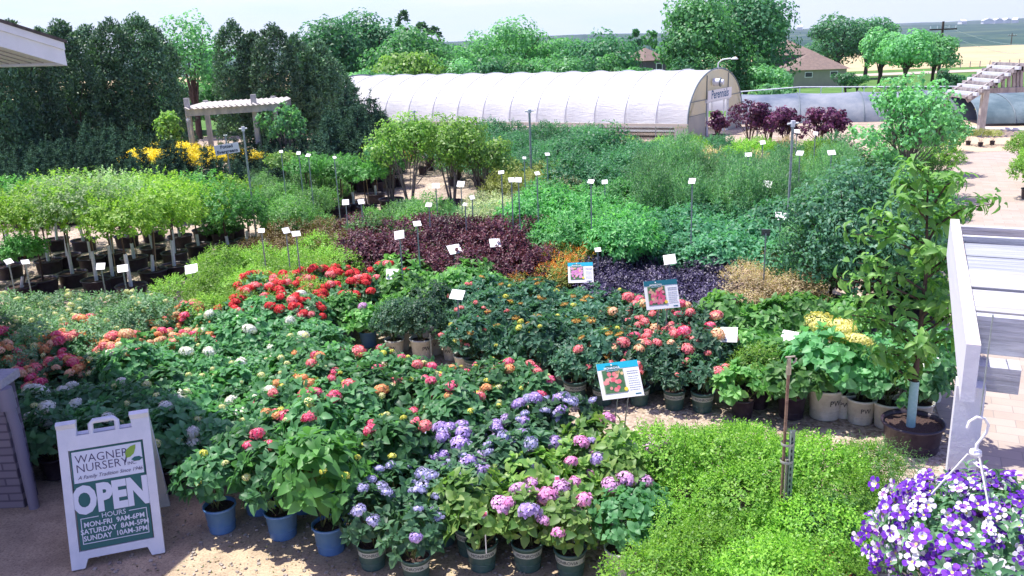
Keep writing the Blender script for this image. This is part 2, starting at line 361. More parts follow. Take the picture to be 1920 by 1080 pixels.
M_TREEC = g3((.09,.26,.06),(.14,.36,.09),(.22,.46,.14),'leaf_tree_pale', vary=.2)
M_TREED = g3((.11,.25,.04),(.19,.36,.055),(.30,.46,.09),'leaf_tree_yellow', vary=.2)
M_MAPLE = g3((.05,.012,.05),(.09,.025,.075),(.16,.05,.10),'leaf_purple_maple', trans=.25)
M_CHERRY = g3((.08,.20,.035),(.14,.30,.045),(.24,.42,.07),'leaf_cherry', trans=.45, vary=.03)
M_GREY = g3((.20,.28,.24),(.30,.38,.33),(.4,.48,.42),'leaf_grey_green')
# ------------------------------------------------------------------ species of potted plants
SP = {}
def species(key, name, cat, mat, R, Hh, n, k, L, W=.55, length=.05, pot='black', lo=-.1, up=.55, e=(.1, .9), kind='oval', droop=.2, fill=.5, lump=.06, heads=(), nheads=(0, 0), top=None, base=.0, nvar=3, rin=.82, tip=None, stems=10):
    SP[key] = dict(locals())
def build_species(s, v):
    rng = np.random.default_rng(hash((s['name'], s['R'], s['n'])) % 1000 + 17*v if False else int(s['R']*1000)+s['n']*7+v*101)
    ph = POT[s['pot']][1] if s['pot'] else 0
    R, Hh = s['R'], s['Hh']; cz = ph*.95+s['base']+Hh*.45; c = (0, 0, cz); rad = (R, R, Hh*.55)
    P, A = dome(rng, s['n'], c, rad, s['lo'], 1, s['rin'], 1.04, s['up'], s['lump'])
    parts = [(*shoots(rng, P, A, s['length'], s['k'], s['L'], s['W'], s['e'][0], s['e'][1], s['kind'], s['droop']), 0)]
    nf = int(s['n']*s['fill'])
    if nf:
        P2, A2 = dome(rng, nf, c, rad, -.45, .9, .4, .8, s['up'])
        parts.append((*shoots(rng, P2, A2, s['length'], max(3, s['k']-2), s['L']*.95, s['W'], s['e'][0], s['e'][1], s['kind'], s['droop']), 0))
    mats = [s['mat'], STEM]
    ns = s['stems']
    if ns:
        ph_ = rng.uniform(0, 6.28, ns); b = np.stack([np.cos(ph_)*.05, np.sin(ph_)*.05, np.full(ns, ph*.86)], 1)
        t = P[rng.integers(0, len(P), ns)]*np.array([.8, .8, 1]); parts.append((*stick(b, t, .006), 1))
    if s['tip']:
        m, frac = s['tip']; mats.append(m); sel = np.argsort(-P[:, 2])[:int(len(P)*frac)]; sel = sel[rng.uniform(0, 1, len(sel)) < .75]
        parts.append((*shoots(rng, P[sel]+A[sel]*s['length']*.8, A[sel], s['length']*.5, 5, s['L']*.8, s['W'], .3, 1.2, s['kind'], .1), 2))
    V, Q, M = merge(parts)
    return npmesh('foliage', V, Q, mats, M)
def cone_mesh(v, mat, ph, Hh=1.15, L=.085):
    rng = np.random.default_rng(900+v); Hh *= (1.0,1.25,.85,1.4,1.0)[v]; wr = (.42,.24,.52,.20,.34)[v]*Hh; Ps, As = [], []
    for i in range(10):
        u = i/10; rr = wr*(1-u)**.8+.03; nb = max(5, int(13*(1-u))+3)
        for j in range(nb):
            a = j*2*PI/nb+i*1.3+rng.normal(0, .25); r1 = rr*rng.uniform(.7, 1.15)
            for q in range(4): f = (q+1)/4; Ps.append((math.cos(a)*r1*f, math.sin(a)*r1*f, ph+Hh*(.05+.88*u)+r1*f*.35)); As.append((math.cos(a), math.sin(a), .9))
    for q in range(4): Ps.append((0, 0, ph+Hh*(.85+.05*q))); As.append((0, 0, 1))
    P = np.array(Ps)+rng.normal(0, .015, (len(Ps), 3)); V, Q = shoots(rng, P, np.array(As), .10, 7, L, .34, .25, .8, 'dia', 0, .2)
    V2, Q2 = stick(np.array([[0, 0, ph*.8]]), np.array([[0, 0, ph+Hh*.9]]), .02); V, Q, M = merge([(V, Q, 0), (V2, Q2, 1)]); return npmesh('foliage', V, Q, [mat, BARK], M)
_cnt = {}
rnd = random.Random(7)
def place(key, x, y, label, group=None, scale=1.0, z0=0.0, rz=None, nh=None, pot=None, hs=1.0, hsel=None):
    s = SP[key]
    if key == 'pine' and 'meshes' not in s: s['meshes'] = [cone_mesh(v, s['mat'], POT['black'][1]) for v in range(5)]
    if 'meshes' not in s: s['meshes'] = [build_species(s, v) for v in range(s['nvar'])]
    me = rnd.choice(s['meshes']); pk = pot or s['pot']
    root = thing(s['name'], label, s['cat'], (x, y, z0), rnd.uniform(0, 6.28) if rz is None else rz, group, scale)
    off = 0
    if pk:
        pme, h, sub = POT[pk]; po = obj('pot', pme, root, (0, 0, .004), (0, 0, -root.rotation_euler.z + rnd.uniform(-.5, .5)))
        for n, m in sub: obj(n, m, po)
        off = h*.95 - (POT[s['pot']][1]*.95 if s['pot'] else 0)
    zsc = rnd.uniform(.9, 1.12)
    obj('foliage', me, root, (0, 0, off), (rnd.uniform(-.06, .06), rnd.uniform(-.06, .06), 0), (1, 1, zsc))
    if s['heads']:
        n = rnd.randint(*(nh or s['nheads'])); ph = (POT[s['pot']][1] if s['pot'] else 0); cz = ph*.95+s['base']+s['Hh']*.45
        for i in range(n):
            u = rnd.uniform(.25, 1); a = rnd.uniform(0, 6.28)+i*2.4; q = math.sqrt(1-u*u)
            p = (s['R']*q*math.cos(a)*1.02, s['R']*q*math.sin(a)*1.02, off+(cz+s['Hh']*.55*u*1.08+.03)*zsc)
            hk = rnd.choice(hsel or s['heads'])
            obj('flower_head', HD[hk], root, p, (rnd.uniform(-.5, .5), rnd.uniform(-.5, .5), rnd.uniform(0, 6)), rnd.uniform(.75, 1.2)*hs)
    return root
H = 'potted_hydrangea'
species('mop', H, 'hydrangea', M_HYD, .31, .56, 44, 7, .135, .62, pot='blue', heads=('pink','pink','pink','coral','yel','yel','yel','orange','cream'), nheads=(3, 7), droop=.28)
species('bigleaf', H, 'hydrangea', M_BRIGHT, .36, .72, 44, 7, .18, .62, pot='blue', heads=('yel',), nheads=(2, 3), droop=.35, nvar=1, length=.09)
species('whyd', H, 'hydrangea', M_HYDW, .35, .46, 46, 7, .125, .66, pot='black', heads=('white','white','cream','cream'), nheads=(1, 4), droop=.25)
species('orange', H, 'hydrangea', M_HYD, .31, .42, 36, 6, .11, .62, pot='black', heads=('orange','peach','peach','coral','pink','orange'), nheads=(18, 24))
species('red', H, 'hydrangea', M_HYD, .34, .50, 40, 7, .12, .6, pot='blue', heads=('red','red','red','coral'), nheads=(15, 21))
species('lacy', 'potted_panicle_shrub', 'shrub', M_LACE, .36, .52, 150, 6, .062, .5, pot='black', heads=('cream',), nheads=(2, 6), length=.08)
species('lime', 'potted_spirea', 'shrub', M_LIME, .36, .55, 210, 7, .05, .5, pot='black', length=.10, e=(.3, 1.0), up=.8, kind='dia')
species('lime2', 'potted_spirea', 'shrub', M_LIME2, .36, .46, 420, 7, .038, .52, pot='white', length=.08, e=(.25, 1.0), up=.9, kind='dia', nvar=4, lump=.1)
species('ghyd', H, 'hydrangea', M_MID, .38, .46, 46, 7, .14, .62, pot='black', heads=('lilac',), nheads=(0, 0), droop=.22)
species('slate', H, 'hydrangea', M_SLATE, .33, .42, 100, 7, .065, .62, pot='white')
species('nine', 'potted_ninebark', 'shrub', M_NINE, .42, .75, 190, 6, .068, .62, pot='black', length=.10, up=.6, e=(.2, .9))
species('bronze', 'potted_ninebark', 'shrub', M_NINEB, .42, .65, 190, 6, .055, .55, pot='black', length=.10, up=.7)
species('osp', 'potted_spirea', 'shrub', M_OLIVE, .33, .48, 190, 7, .045, .45, pot='black', length=.08, up=.8, kind='dia', tip=(M_ORT, .55))
species('weig', 'potted_weigela', 'shrub', M_WEIG, .36, .42, 190, 6, .062, .55, pot='black', length=.07, up=.6, nvar=4)
species('vari', 'potted_variegated_shrub', 'shrub', M_VARI, .38, .55, 220, 6, .05, .5, pot='white', length=.09, up=.7)
species('varg', 'potted_variegated_shrub', 'shrub', M_VARG, .45, .7, 200, 6, .06, .55, pot='black', length=.09, up=.7)
species('rust', H, 'hydrangea', M_DARK, .33, .46, 54, 7, .12, .5, pot='green', heads=('rust','rust','yel'), nheads=(2, 5))
species('coral', H, 'hydrangea', M_CORALL, .33, .44, 50, 7, .115, .5, pot='green', heads=('coral','coral','pink','smallpink','peach'), nheads=(7, 11))
species('corals', H, 'hydrangea', M_CORALL, .27, .34, 42, 7, .10, .45, pot='green', heads=('smallpink','coral'), nheads=(1, 5))
species('spink', H, 'hydrangea', M_DARK, .33, .46, 90, 6, .08, .5, pot='white', heads=('smallpink',), nheads=(3, 7))
species('lcap', H, 'hydrangea', M_LCAP, .28, .46, 40, 7, .125, .58, pot='green', heads=('blue','blue','purple'), nheads=(7, 11))
species('pmop', H, 'hydrangea', M_YG, .27, .44, 36, 6, .12, .66, pot='green', heads=('lilac','lilac','purple','mauve'), nheads=(2, 6))
species('ygmop', H, 'hydrangea', M_YG, .30, .40, 36, 6, .12, .66, pot='green', heads=('cream','mauve'), nheads=(0, 2))
species('ytop', H, 'hydrangea', M_HEART, .34, .58, 40, 6, .12, .75, pot='white', heads=('straw',), nheads=(9, 9), nvar=2)
species('heart', H, 'hydrangea', M_HEART, .31, .46, 52, 6, .10, .8, pot='white', droop=.3)
species('oak', 'potted_shrub', 'shrub', M_OAK, .62, .8, 150, 7, .14, .5, pot='big', length=.10, lump=.1)
species('oakg', 'potted_shrub', 'shrub', M_OAKG, .58, .8, 190, 7, .11, .45, pot='big', length=.12, up=.8)
species('feath', 'potted_feathery_shrub', 'shrub', M_FEATH, .42, 1.35, 260, 8, .10, .22, pot='big', length=.20, up=1.6, e=(.6, 1.2), kind='dia', droop=.1)
species('mids', 'potted_shrub', 'shrub', M_MID, .46, .75, 210, 6, .065, .55, pot='black', length=.1, up=.7)
species('fine', 'potted_shrub', 'shrub', M_FEATH, .42, .55, 260, 6, .045, .4, pot='black', length=.1, up=.8, kind='dia')
species('hedge', 'potted_shrub', 'shrub', M_LIME2, .5, .8, 220, 6, .075, .55, pot='black', length=.1, up=.7)
species('dkg', 'potted_shrub', 'shrub', M_TREEA, .5, .85, 220, 6, .075, .55, pot='black', length=.1, up=.7)
species('grass', 'potted_grass', 'grass', M_VARI, .4, .7, 90, 6, .22, .06, pot='black', length=.1, up=1.4, e=(.6, 1.3), kind='dia', droop=.5)
species('cedarp', 'potted_juniper', 'juniper', M_MID, .42, .5, 260, 9, .05, .2, pot='black', length=.15, up=1.0, e=(.3, .9), kind='dia', nvar=1)
species('gold', 'gold_juniper', 'juniper', M_GOLD, .6, .38, 200, 7, .09, .5, pot='black', length=.1, base=.55)
species('pine', 'potted_pine', 'pine', M_CONI, .36, .9, 110, 10, .11, .26, pot='black', length=.2, up=1.1, e=(.2, .7), kind='dia', droop=0, base=.1)
species('gold2', 'yellow_green_shrub', 'shrub', M_OLIVE, .55, .5, 200, 7, .06, .5, pot='black', length=.1, base=.2)
# ================================================================== SETTING
def gmat():
    m = bpy.data.materials.new('gravel'); m.use_nodes = True; nt = m.node_tree; p = nt.nodes['Principled BSDF']; k = nt.links.new
    tc = nt.nodes.new('ShaderNodeTexCoord'); v = nt.nodes.new('ShaderNodeTexVoronoi'); v.inputs['Scale'].default_value = 26
    v.inputs['Randomness'].default_value = 1
    r = ramp(nt, [(.20,.15,.11),(.40,.32,.24),(.54,.46,.37),(.32,.25,.19)])
    n = nt.nodes.new('ShaderNodeTexNoise'); n.inputs['Scale'].default_value = .9; n.inputs['Detail'].default_value = 8; n.inputs['Roughness'].default_value = .7
    r2 = ramp(nt, [(.62,.60,.58),(1.1,1.08,1.04)]); r2.color_ramp.elements[0].position = .36; r2.color_ramp.elements[1].position = .6
    mx = nt.nodes.new('ShaderNodeMix'); mx.data_type = 'RGBA'; mx.blend_type = 'MULTIPLY'; mx.inputs[0].default_value = 1
    k(tc.outputs['Object'], v.inputs['Vector']); k(tc.outputs['Object'], n.inputs['Vector']); sp = nt.nodes.new('ShaderNodeSeparateColor'); k(v.outputs['Color'], sp.inputs[0])
    k(sp.outputs[0], r.inputs[0]); k(n.outputs['Fac'], r2.inputs[0]); k(r.outputs[0], mx.inputs[6]); k(r2.outputs[0], mx.inputs[7]); k(mx.outputs[2], p.inputs['Base Color'])
    b = nt.nodes.new('ShaderNodeBump'); b.inputs['Strength'].default_value = .9; b.inputs['Distance'].default_value = .012; b.invert = True
    k(v.outputs['Distance'], b.inputs['Height']); k(b.outputs[0], p.inputs['Normal']); p.inputs['Roughness'].default_value = .9
    return m
GRAVEL = gmat()
def earthm():
    m = pm('packed_earth', (.46,.37,.26), .95, .1, noise=(.35,.28,.20), nscale=3, bump=.6); nt = m.node_tree; k = nt.links.new; p = nt.nodes['Principled BSDF']
    tc = nt.nodes.new('ShaderNodeTexCoord'); n2 = nt.nodes.new('ShaderNodeTexNoise'); n2.inputs['Scale'].default_value = 45; n2.inputs['Detail'].default_value = 8; n2.inputs['Roughness'].default_value = .8
    r2 = ramp(nt, [(.45,.42,.40),(1.05,1.03,1.0),(1.25,1.2,1.12)]); r2.color_ramp.elements[0].position = .34; r2.color_ramp.elements[1].position = .5; r2.color_ramp.elements[2].position = .68
    mx = nt.nodes.new('ShaderNodeMix'); mx.data_type = 'RGBA'; mx.blend_type = 'MULTIPLY'; mx.inputs[0].default_value = 1; old = p.inputs['Base Color'].links[0].from_socket
    k(tc.outputs['Object'], n2.inputs['Vector']); k(n2.outputs['Fac'], r2.inputs[0]); k(old, mx.inputs[6]); k(r2.outputs[0], mx.inputs[7]); k(mx.outputs[2], p.inputs['Base Color']); return m
def patchy(name, a, b, scale, bump=0, a2=None):
    m = bpy.data.materials.new(name); m.use_nodes = True; nt = m.node_tree; p = nt.nodes['Principled BSDF']; k = nt.links.new
    tc = nt.nodes.new('ShaderNodeTexCoord'); n = nt.nodes.new('ShaderNodeTexNoise'); n.inputs['Scale'].default_value = scale; n.inputs['Detail'].default_value = 10; n.inputs['Roughness'].default_value = .7
    r = ramp(nt, [a, b] + ([a2] if a2 else [])); r.color_ramp.elements[0].position = .35
    r.color_ramp.elements[-1].position = .68
    k(tc.outputs['Object'], n.inputs['Vector']); k(n.outputs['Fac'], r.inputs[0]); k(r.outputs[0], p.inputs['Base Color']); p.inputs['Roughness'].default_value = .95; p.inputs['Specular IOR Level'].default_value = .1
    return m
LAWN = patchy('lawn_grass', (.06,.14,.03), (.13,.24,.06), .35)
def fieldm():
    m = patchy('field_crop', (.36,.28,.15), (.50,.42,.24), .08); nt = m.node_tree; k = nt.links.new; p = nt.nodes['Principled BSDF']
    w_ = nt.nodes.new('ShaderNodeTexWave'); w_.inputs['Scale'].default_value = .11; w_.inputs['Distortion'].default_value = 3; w_.inputs['Detail'].default_value = 3; w_.bands_direction = 'Y'
    tc = nt.nodes.new('ShaderNodeTexCoord'); k(tc.outputs['Object'], w_.inputs['Vector'])
    mx = nt.nodes.new('ShaderNodeMix'); mx.data_type = 'RGBA'; mx.blend_type = 'MIX'; mx.inputs[7].default_value = (.62,.50,.32,1)
    old = p.inputs['Base Color'].links[0].from_socket; mr = nt.nodes.new('ShaderNodeMapRange'); mr.inputs[4].default_value = .5; k(w_.outputs['Fac'], mr.inputs[0]); k(mr.outputs[0], mx.inputs[0])
    k(old, mx.inputs[6]); k(mx.outputs[2], p.inputs['Base Color']); return m
FIELD = fieldm()
def grid_strip(name, ys, xr, mats, mf, dz=0):
    mb = MB(); cols = 80; vs = []; fs = []; mi = []
    for y in ys:
        w_ = xr(y)
        for i in range(cols+1):
            x = -w_+2*w_*i/cols; vs.append((x, y, terr(x, y)+dz))
    mb.v = vs
    for j in range(len(ys)-1):
        for i in range(cols):
            a = j*(cols+1)+i; mb.f.append([a, a+1, a+cols+2, a+cols+1]); mb.m.append(mf((vs[a][0]+vs[a+1][0])/2, (ys[j]+ys[j+1])/2)); mb.sm.append(True)
    return mb.build(name, mats)
ys = [-30, -10, 0, 5, 10, 15, 20, 25, 30, 35, 40, 43, 46, 50, 55]+list(range(60, 206, 5))+list(range(210, 310, 10))+[305, 330, 360, 400, 440]
gr = grid_strip('ground', sorted(set(ys)), lambda y: 60+max(0, y)*1.6, [GRAVEL, LAWN, FIELD], lambda x, y: 0 if y < 50 else (2 if y > 204 and y < 330 else 1))
struct(gr)
ys = [440]; y = 440
while y < 6000: y *= 1.06; ys.append(y)
FOREST = patchy('hill_woods', (.010,.040,.035), (.025,.075,.055), .006, a2=(.12,.16,.08))
hl = grid_strip('hills', [438]+ys[1:], lambda y: 300+y*1.4, [FOREST], lambda x, y: 0, -.02); struct(hl)
def sheet(name, pts, z, mat, n=None):
    mb = MB(); mb.add([(x, y, terr(x, y)+z) for x, y in pts], [tuple(range(len(pts)))]); return struct(mb.build(name, mat))
# earth apron in front of the pots
ap = [G(-260,1300)[:2], G(2200,1300)[:2], G(1250,1090)[:2], G(900,1010)[:2], G(640,960)[:2], G(400,930)[:2], G(60,900)[:2], G(-260,900)[:2]]
sheet('earth_apron', ap, .004, earthm())
def paver():
    m = bpy.data.materials.new('concrete_pavers'); m.use_nodes = True; nt = m.node_tree; p = nt.nodes['Principled BSDF']; k = nt.links.new
    tc = nt.nodes.new('ShaderNodeTexCoord'); mp = nt.nodes.new('ShaderNodeMapping'); mp.inputs['Rotation'].default_value = (0, 0, .45)
    b = nt.nodes.new('ShaderNodeTexBrick'); b.inputs['Scale'].default_value = 1.0; b.inputs['Brick Width'].default_value = .42; b.inputs['Row Height'].default_value = .21; b.inputs['Mortar Size'].default_value = .006
    b.inputs['Color1'].default_value = (.40,.33,.27,1); b.inputs['Color2'].default_value = (.46,.39,.33,1); b.inputs['Mortar'].default_value = (.30,.27,.24,1); b.inputs['Mortar Smooth'].default_value = .3
    n = nt.nodes.new('ShaderNodeTexNoise'); n.inputs['Scale'].default_value = 1.3; n.inputs['Detail'].default_value = 9; n.inputs['Roughness'].default_value = .7
    r = ramp(nt, [(.74,.72,.72),(1.05,1.03,1.0)]); mx = nt.nodes.new('ShaderNodeMix'); mx.data_type = 'RGBA'; mx.blend_type = 'MULTIPLY'; mx.inputs[0].default_value = 1
    k(tc.outputs['Object'], mp.inputs[0]); k(mp.outputs[0], b.inputs['Vector']); k(tc.outputs['Object'], n.inputs['Vector']); k(n.outputs['Fac'], r.inputs[0]); k(b.outputs['Color'], mx.inputs[6]); k(r.outputs[0], mx.inputs[7]); k(mx.outputs[2], p.inputs['Base Color'])
    p.inputs['Roughness'].default_value = .85; return m
pv = [(3.9,3),(4.75,8.6),(5.2,9.9),(9.6,19.2),(15.7,30.0),(24,30.0),(24,3)]
sheet('paved_path', pv, .005, paver())
GRAVL = pm('pale_gravel', (.52,.41,.29), .95, .1, noise=(.44,.34,.24), nscale=12, bump=.3)
sheet('gravel_lane', [(15.5,30.05),(17.6,39),(30,39),(24,30.05)], .006, GRAVL)
mb = MB()       # soft edge of curb along the lane
mb.tube([(19.5,37.2,.05),(21.5,35.2,.05),(23.2,33.9,.05),(24.8,33.6,.06),(25.3,35.0,.3)], .09, 6)
struct(mb.build('lane_curb', pm('curb_white', (.7,.7,.68), .7)))
# asphalt and dirt road far off
mb = MB(); rp_ = []
for i in range(31):
    x = 10+i*5; yc = 176+10*math.sin((x-10)/60.); rp_.append((x, yc))
for (x0, y0), (x1, y1) in zip(rp_, rp_[1:]): mb.quad((x0,y0-5.5,terr(x0,y0-5.5)+.08),(x1,y1-5.5,terr(x1,y1-5.5)+.08),(x1,y1+5.5,terr(x1,y1+5.5)+.08),(x0,y0+5.5,terr(x0,y0+5.5)+.08))
struct(mb.build('road', pm('pale_road', (.44,.38,.30), .9, noise=(.40,.34,.27), nscale=.3)))
# ------------------------------------------------------------------ building on the left: porch roof, brick wall, pipe
Cc = Vector((-4.22, 8.58, 4.33)); Kd = Vector((-.40, -.87, .285)); Ed = Vector((-.75, .66, 0)).normalized()
bl = thing('nursery_building', 'nursery building corner with white fascia and pale soffit at the top left', 'building', (-8, 7, 0))
loc = Vector(bl.location)
def slab(mb, o, a, b, z0, z1, m=0):
    o = Vector(o); P_ = [o, o+a, o+a+b, o+b]; lo = [p+Vector((0,0,z0)) for p in P_]; hi = [p+Vector((0,0,z1)) for p in P_]
    mb.add([p-loc for p in lo+hi], [(3,2,1,0),(4,5,6,7),(0,1,5,4),(1,2,6,5),(2,3,7,6),(3,0,4,7)], m)
SOFF = pm('soffit_boards', (.62,.63,.62), .6); FASC = pm('fascia_paint', (.74,.77,.80), .45, noise=(.68,.71,.74), nscale=3); SHING = pm('shingle', (.10,.085,.08), .9, noise=(.05,.045,.045), nscale=20, bump=.5)
mb = MB(); slab(mb, Cc+(Kd+Ed)*.03, Kd*9.5, Ed*11, .01, .03)
for i in range(36): slab(mb, Cc+Kd*.06+Ed*(.12+i*.3), Kd*9.3, Ed*.012, .002, .012, 1)
mb.build('soffit', [SOFF, pm('soffit_groove', (.25,.25,.27), .8)], bl)
mb = MB(); slab(mb, Cc, Kd*9.5, Ed*.028, -.012, .20); slab(mb, Cc-Ed*.018, Kd*9.5, Ed*.016, .135, .205); slab(mb, Cc+Ed*.0285, Kd*.028, Ed*11, -.012, .20); mb.build('fascia', FASC, bl)
mb = MB(); slab(mb, Cc-Ed*.03-Kd*.03, Kd*9.6, Ed*11.2, .207, .235); mb.build('roof', SHING, bl)
mb = MB(); Wc = Cc+(Kd*1.7+Ed*1.7); a = Vector((Kd.x, Kd.y, 0))*8; b_ = Ed*8; o = Vector((Wc.x, Wc.y, 0)); mb.add([p-loc for p in (o,o+a,o+a+b_,o+b_)]+[p-loc for p in (o+Vector((0,0,4.3)),o+a+Vector((0,0,6.4)),o+a+b_+Vector((0,0,6.4)),o+b_+Vector((0,0,4.3)))], [(0,1,2,3),(4,7,6,5),(0,4,5,1),(1,5,6,2),(2,6,7,3),(3,7,4,0)]); mb.build('wall', pm('siding', (.5,.5,.47), .7), bl)
def brickm():
    m = bpy.data.materials.new('painted_brick'); m.use_nodes = True; nt = m.node_tree; p = nt.nodes['Principled BSDF']; k = nt.links.new
    tc = nt.nodes.new('ShaderNodeTexCoord'); mp = nt.nodes.new('ShaderNodeMapping'); mp.inputs['Rotation'].default_value = (PI/2, 0, 0)
    b = nt.nodes.new('ShaderNodeTexBrick'); b.inputs['Scale'].default_value = 1; b.inputs['Brick Width'].default_value = .28; b.inputs['Row Height'].default_value = .085; b.inputs['Mortar Size'].default_value = .01
    b.inputs['Color1'].default_value = (.27,.23,.26,1); b.inputs['Color2'].default_value = (.21,.18,.21,1); b.inputs['Mortar'].default_value = (.12,.10,.13,1)
    bp = nt.nodes.new('ShaderNodeBump'); bp.inputs['Strength'].default_value = .6; bp.inputs['Distance'].default_value = .02; bp.invert = True
    k(tc.outputs['Object'], mp.inputs[0]); k(mp.outputs[0], b.inputs['Vector']); k(b.outputs['Color'], p.inputs['Base Color']); k(b.outputs['Fac'], bp.inputs['Height']); k(bp.outputs[0], p.inputs['Normal']); p.inputs['Roughness'].default_value = .8
    return m
bw = thing('brick_wall', 'low painted brick wall with a stone cap at the lower left edge', 'wall', (-5.05, 7.8, 0))
mb = MB(); mb.box((-1.6, .12, .66), (3.2, .26, 1.32)); mb.build('brickwork', brickm(), bw)
mb = MB(); mb.box((-1.6, .12, 1.365), (3.3, .34, .085)); mb.build('cap_stone', pm('cap', (.42,.40,.43), .8, bump=.3, noise=(.34,.32,.35)), bw)
mb = MB(); mb.tube([(.10,-.02,0),(.09,-.02,.9),(.06,-.02,1.2)], .05, 10); mb.tube([(.06,-.02,1.1),(.05,-.02,1.32)], .075, 12)
o = mb.build('rain_pipe', pm('pipe_grey', (.24,.22,.27), .5), None, (-5.05, 7.8, 0)); tag(o, 'grey rain pipe standing against the corner of the low brick wall', 'pipe')
# ------------------------------------------------------------------ greenhouse
Ag = Vector((7.7, 36.5)); Lg = Vector((-17.6, 9.6)); Wg = Vector((3.7, 5.4))
def gp(s, t, z): p = Ag+Lg*s+Wg*t; return Vector((p.x, p.y, z))
g0, g1 = .70, 2.82
gh = thing('greenhouse', 'long white plastic covered hoop greenhouse with a Perennials sign over its open door', 'greenhouse', (7.7, 36.5, -.1)); gl = Vector(gh.location)
def hoop(s, u, out=0):
    a = PI*u; t = .5-.5*math.cos(a); z = g0+(g1-g0)*(math.sin(a)**.92)
    return gp(s, t+(-out*.12*math.cos(a)), z+out*math.sin(a))
PLAST = bpy.data.materials.new('greenhouse_film'); PLAST.use_nodes = True; nt = PLAST.node_tree; p = nt.nodes['Principled BSDF']; k = nt.links.new
p.inputs['Base Color'].default_value = (.84,.86,.88,1); p.inputs['Roughness'].default_value = .32
tc = nt.nodes.new('ShaderNodeTexCoord'); mp = nt.nodes.new('ShaderNodeMapping'); mp.inputs['Scale'].default_value = (.8,.8,5); n = nt.nodes.new('ShaderNodeTexNoise'); n.inputs['Scale'].default_value = 1.6; n.inputs['Detail'].default_value = 5; n.inputs['Distortion'].default_value = 1.2
b = nt.nodes.new('ShaderNodeBump'); b.inputs['Strength'].default_value = .35; b.inputs['Distance'].default_value = .12
k(tc.outputs['Object'], mp.inputs[0]); k(mp.outputs[0], n.inputs['Vector']); k(n.outputs['Fac'], b.inputs['Height']); k(b.outputs[0], p.inputs['Normal'])
r = ramp(nt, [(.78,.79,.80),(.86,.87,.88)]); r.color_ramp.elements[0].position = .3; r.color_ramp.elements[1].position = .5; k(n.outputs['Fac'], r.inputs[0]); k(r.outputs[0], p.inputs['Base Color'])
t = nt.nodes.new('ShaderNodeBsdfTranslucent'); t.inputs[0].default_value = (.93,.94,.95,1); mx = nt.nodes.new('ShaderNodeMixShader'); mx.inputs[0].default_value = .5
k(p.outputs[0], mx.inputs[1]); k(t.outputs[0], mx.inputs[2]); k(mx.outputs[0], nt.nodes['Material Output'].inputs[0])
NB = 14; ns = NB*8; nu = 28; mb = MB(); vs = []; fs = []
for i in range(ns+1):
    s = i/ns; fr = (s*NB) % 1.0
    for j in range(nu+1):
        u = j/nu; sag = -.15*math.sin(PI*fr)**.8*(.35+.65*(1-math.sin(PI*u)))*(1+.4*math.sin(u*24))
        vs.append(hoop(s, u, sag)-gl)
for i in range(ns):
    for j in range(nu): a = i*(nu+1)+j; fs.append((a, a+nu+1, a+nu+2, a+1))
mb.add(vs, fs, 0, True); mb.build('plastic_cover', PLAST, gh)
DARKT = pm('frame_dark', (.14,.18,.20), .5)
for i in range(1, NB): mb = MB(); mb.tube([hoop(i/NB, j/24, .008)-gl for j in range(25)], .022, 6); mb.build('rib', pm('rib_light', (.62,.64,.66), .5), gh)
for s in (0.0, 1.0): mb = MB(); mb.tube([hoop(s, j/24, .03)-gl for j in range(25)], .035, 6); mb.build('end_hoop', DARKT, gh)
mb = MB()
for s, tt in ((0, 0),): mb.beam(gp(0,-.012,g0-.04)-gl, gp(1,-.012,g0-.04)-gl, .07, .12)
mb.build('gutter_board', pm('gutter_cream', (.66,.62,.50), .6), gh)
for i in range(0, NB+1):
    for t_, z_ in ((.005, -.8), (1, -1.0)): mb = MB(); mb.beam(gp(i/NB, t_, z_)-gl, gp(i/NB, t_, g0-.05)-gl, .04, .04); mb.build('side_post', STEEL, gh)
CREAM = pm('cream_panel', (.60,.55,.38), .5, noise=(.50,.50,.40), nscale=.8, trans=.3); GREYC = pm('dusty_panel', (.40,.40,.36), .5, noise=(.30,.32,.32), nscale=1.4, trans=.25)
mb = MB(); dz = -.35
def hz(t): a = math.acos(1-2*min(1, max(0, t))); return g0+(g1-g0)*(max(0, math.sin(a))**.92)
def fp(t, z, o=.0): v = gp(-o/400., t, z)-gl; return v
def colm(t0, t1, z0, m, zt=None):
    k_ = 6; pts = [fp(t0, z0), fp(t1, z0)]+[fp(t1+(t0-t1)*i/k_, (hz(t1+(t0-t1)*i/k_)-.01) if zt is None else zt) for i in range(k_+1)]
    mb.add(pts, [tuple(range(len(pts)))], m)
zm = 1.0; zh = 1.78
colm(.0, .30, zm, 0); colm(.30, .70, 1.48, 0); colm(.70, 1.0, zm, 0)
colm(.0, .30, dz, 1, zm); colm(.70, 1.0, dz-.4, 1, zm)
mb.build('end_wall', [CREAM, GREYC], gh)
mb = MB()
for t0, a, b_ in ((.30, dz, hz(.3)-.05), (.70, dz-.4, hz(.7)-.05)): mb.beam(fp(t0, a, .6), fp(t0, b_, .6), .035, .035)
mb.beam(fp(.02, zh-.2, .5), fp(.98, zh-.2, .5), .03, .03); mb.beam(fp(.30, zm, .45), fp(.0, zm, .45), .02, .02)
mb.build('wall_frame', DARKT, gh)
mb = MB(); mb.beam(fp(.31, dz, .9), fp(.31, 1.46, .9), .10, .08); mb.beam(fp(.69, dz-.4, .9), fp(.69, 1.46, .9), .10, .08); mb.beam(fp(.28, 1.5, 1.0), fp(.72, 1.5, 1.0), .10, .14); mb.beam(fp(.62, dz-.4, .7), fp(.62, 1.46, .7), .06, .05)
mb.build('door_frame', GUARD, gh)
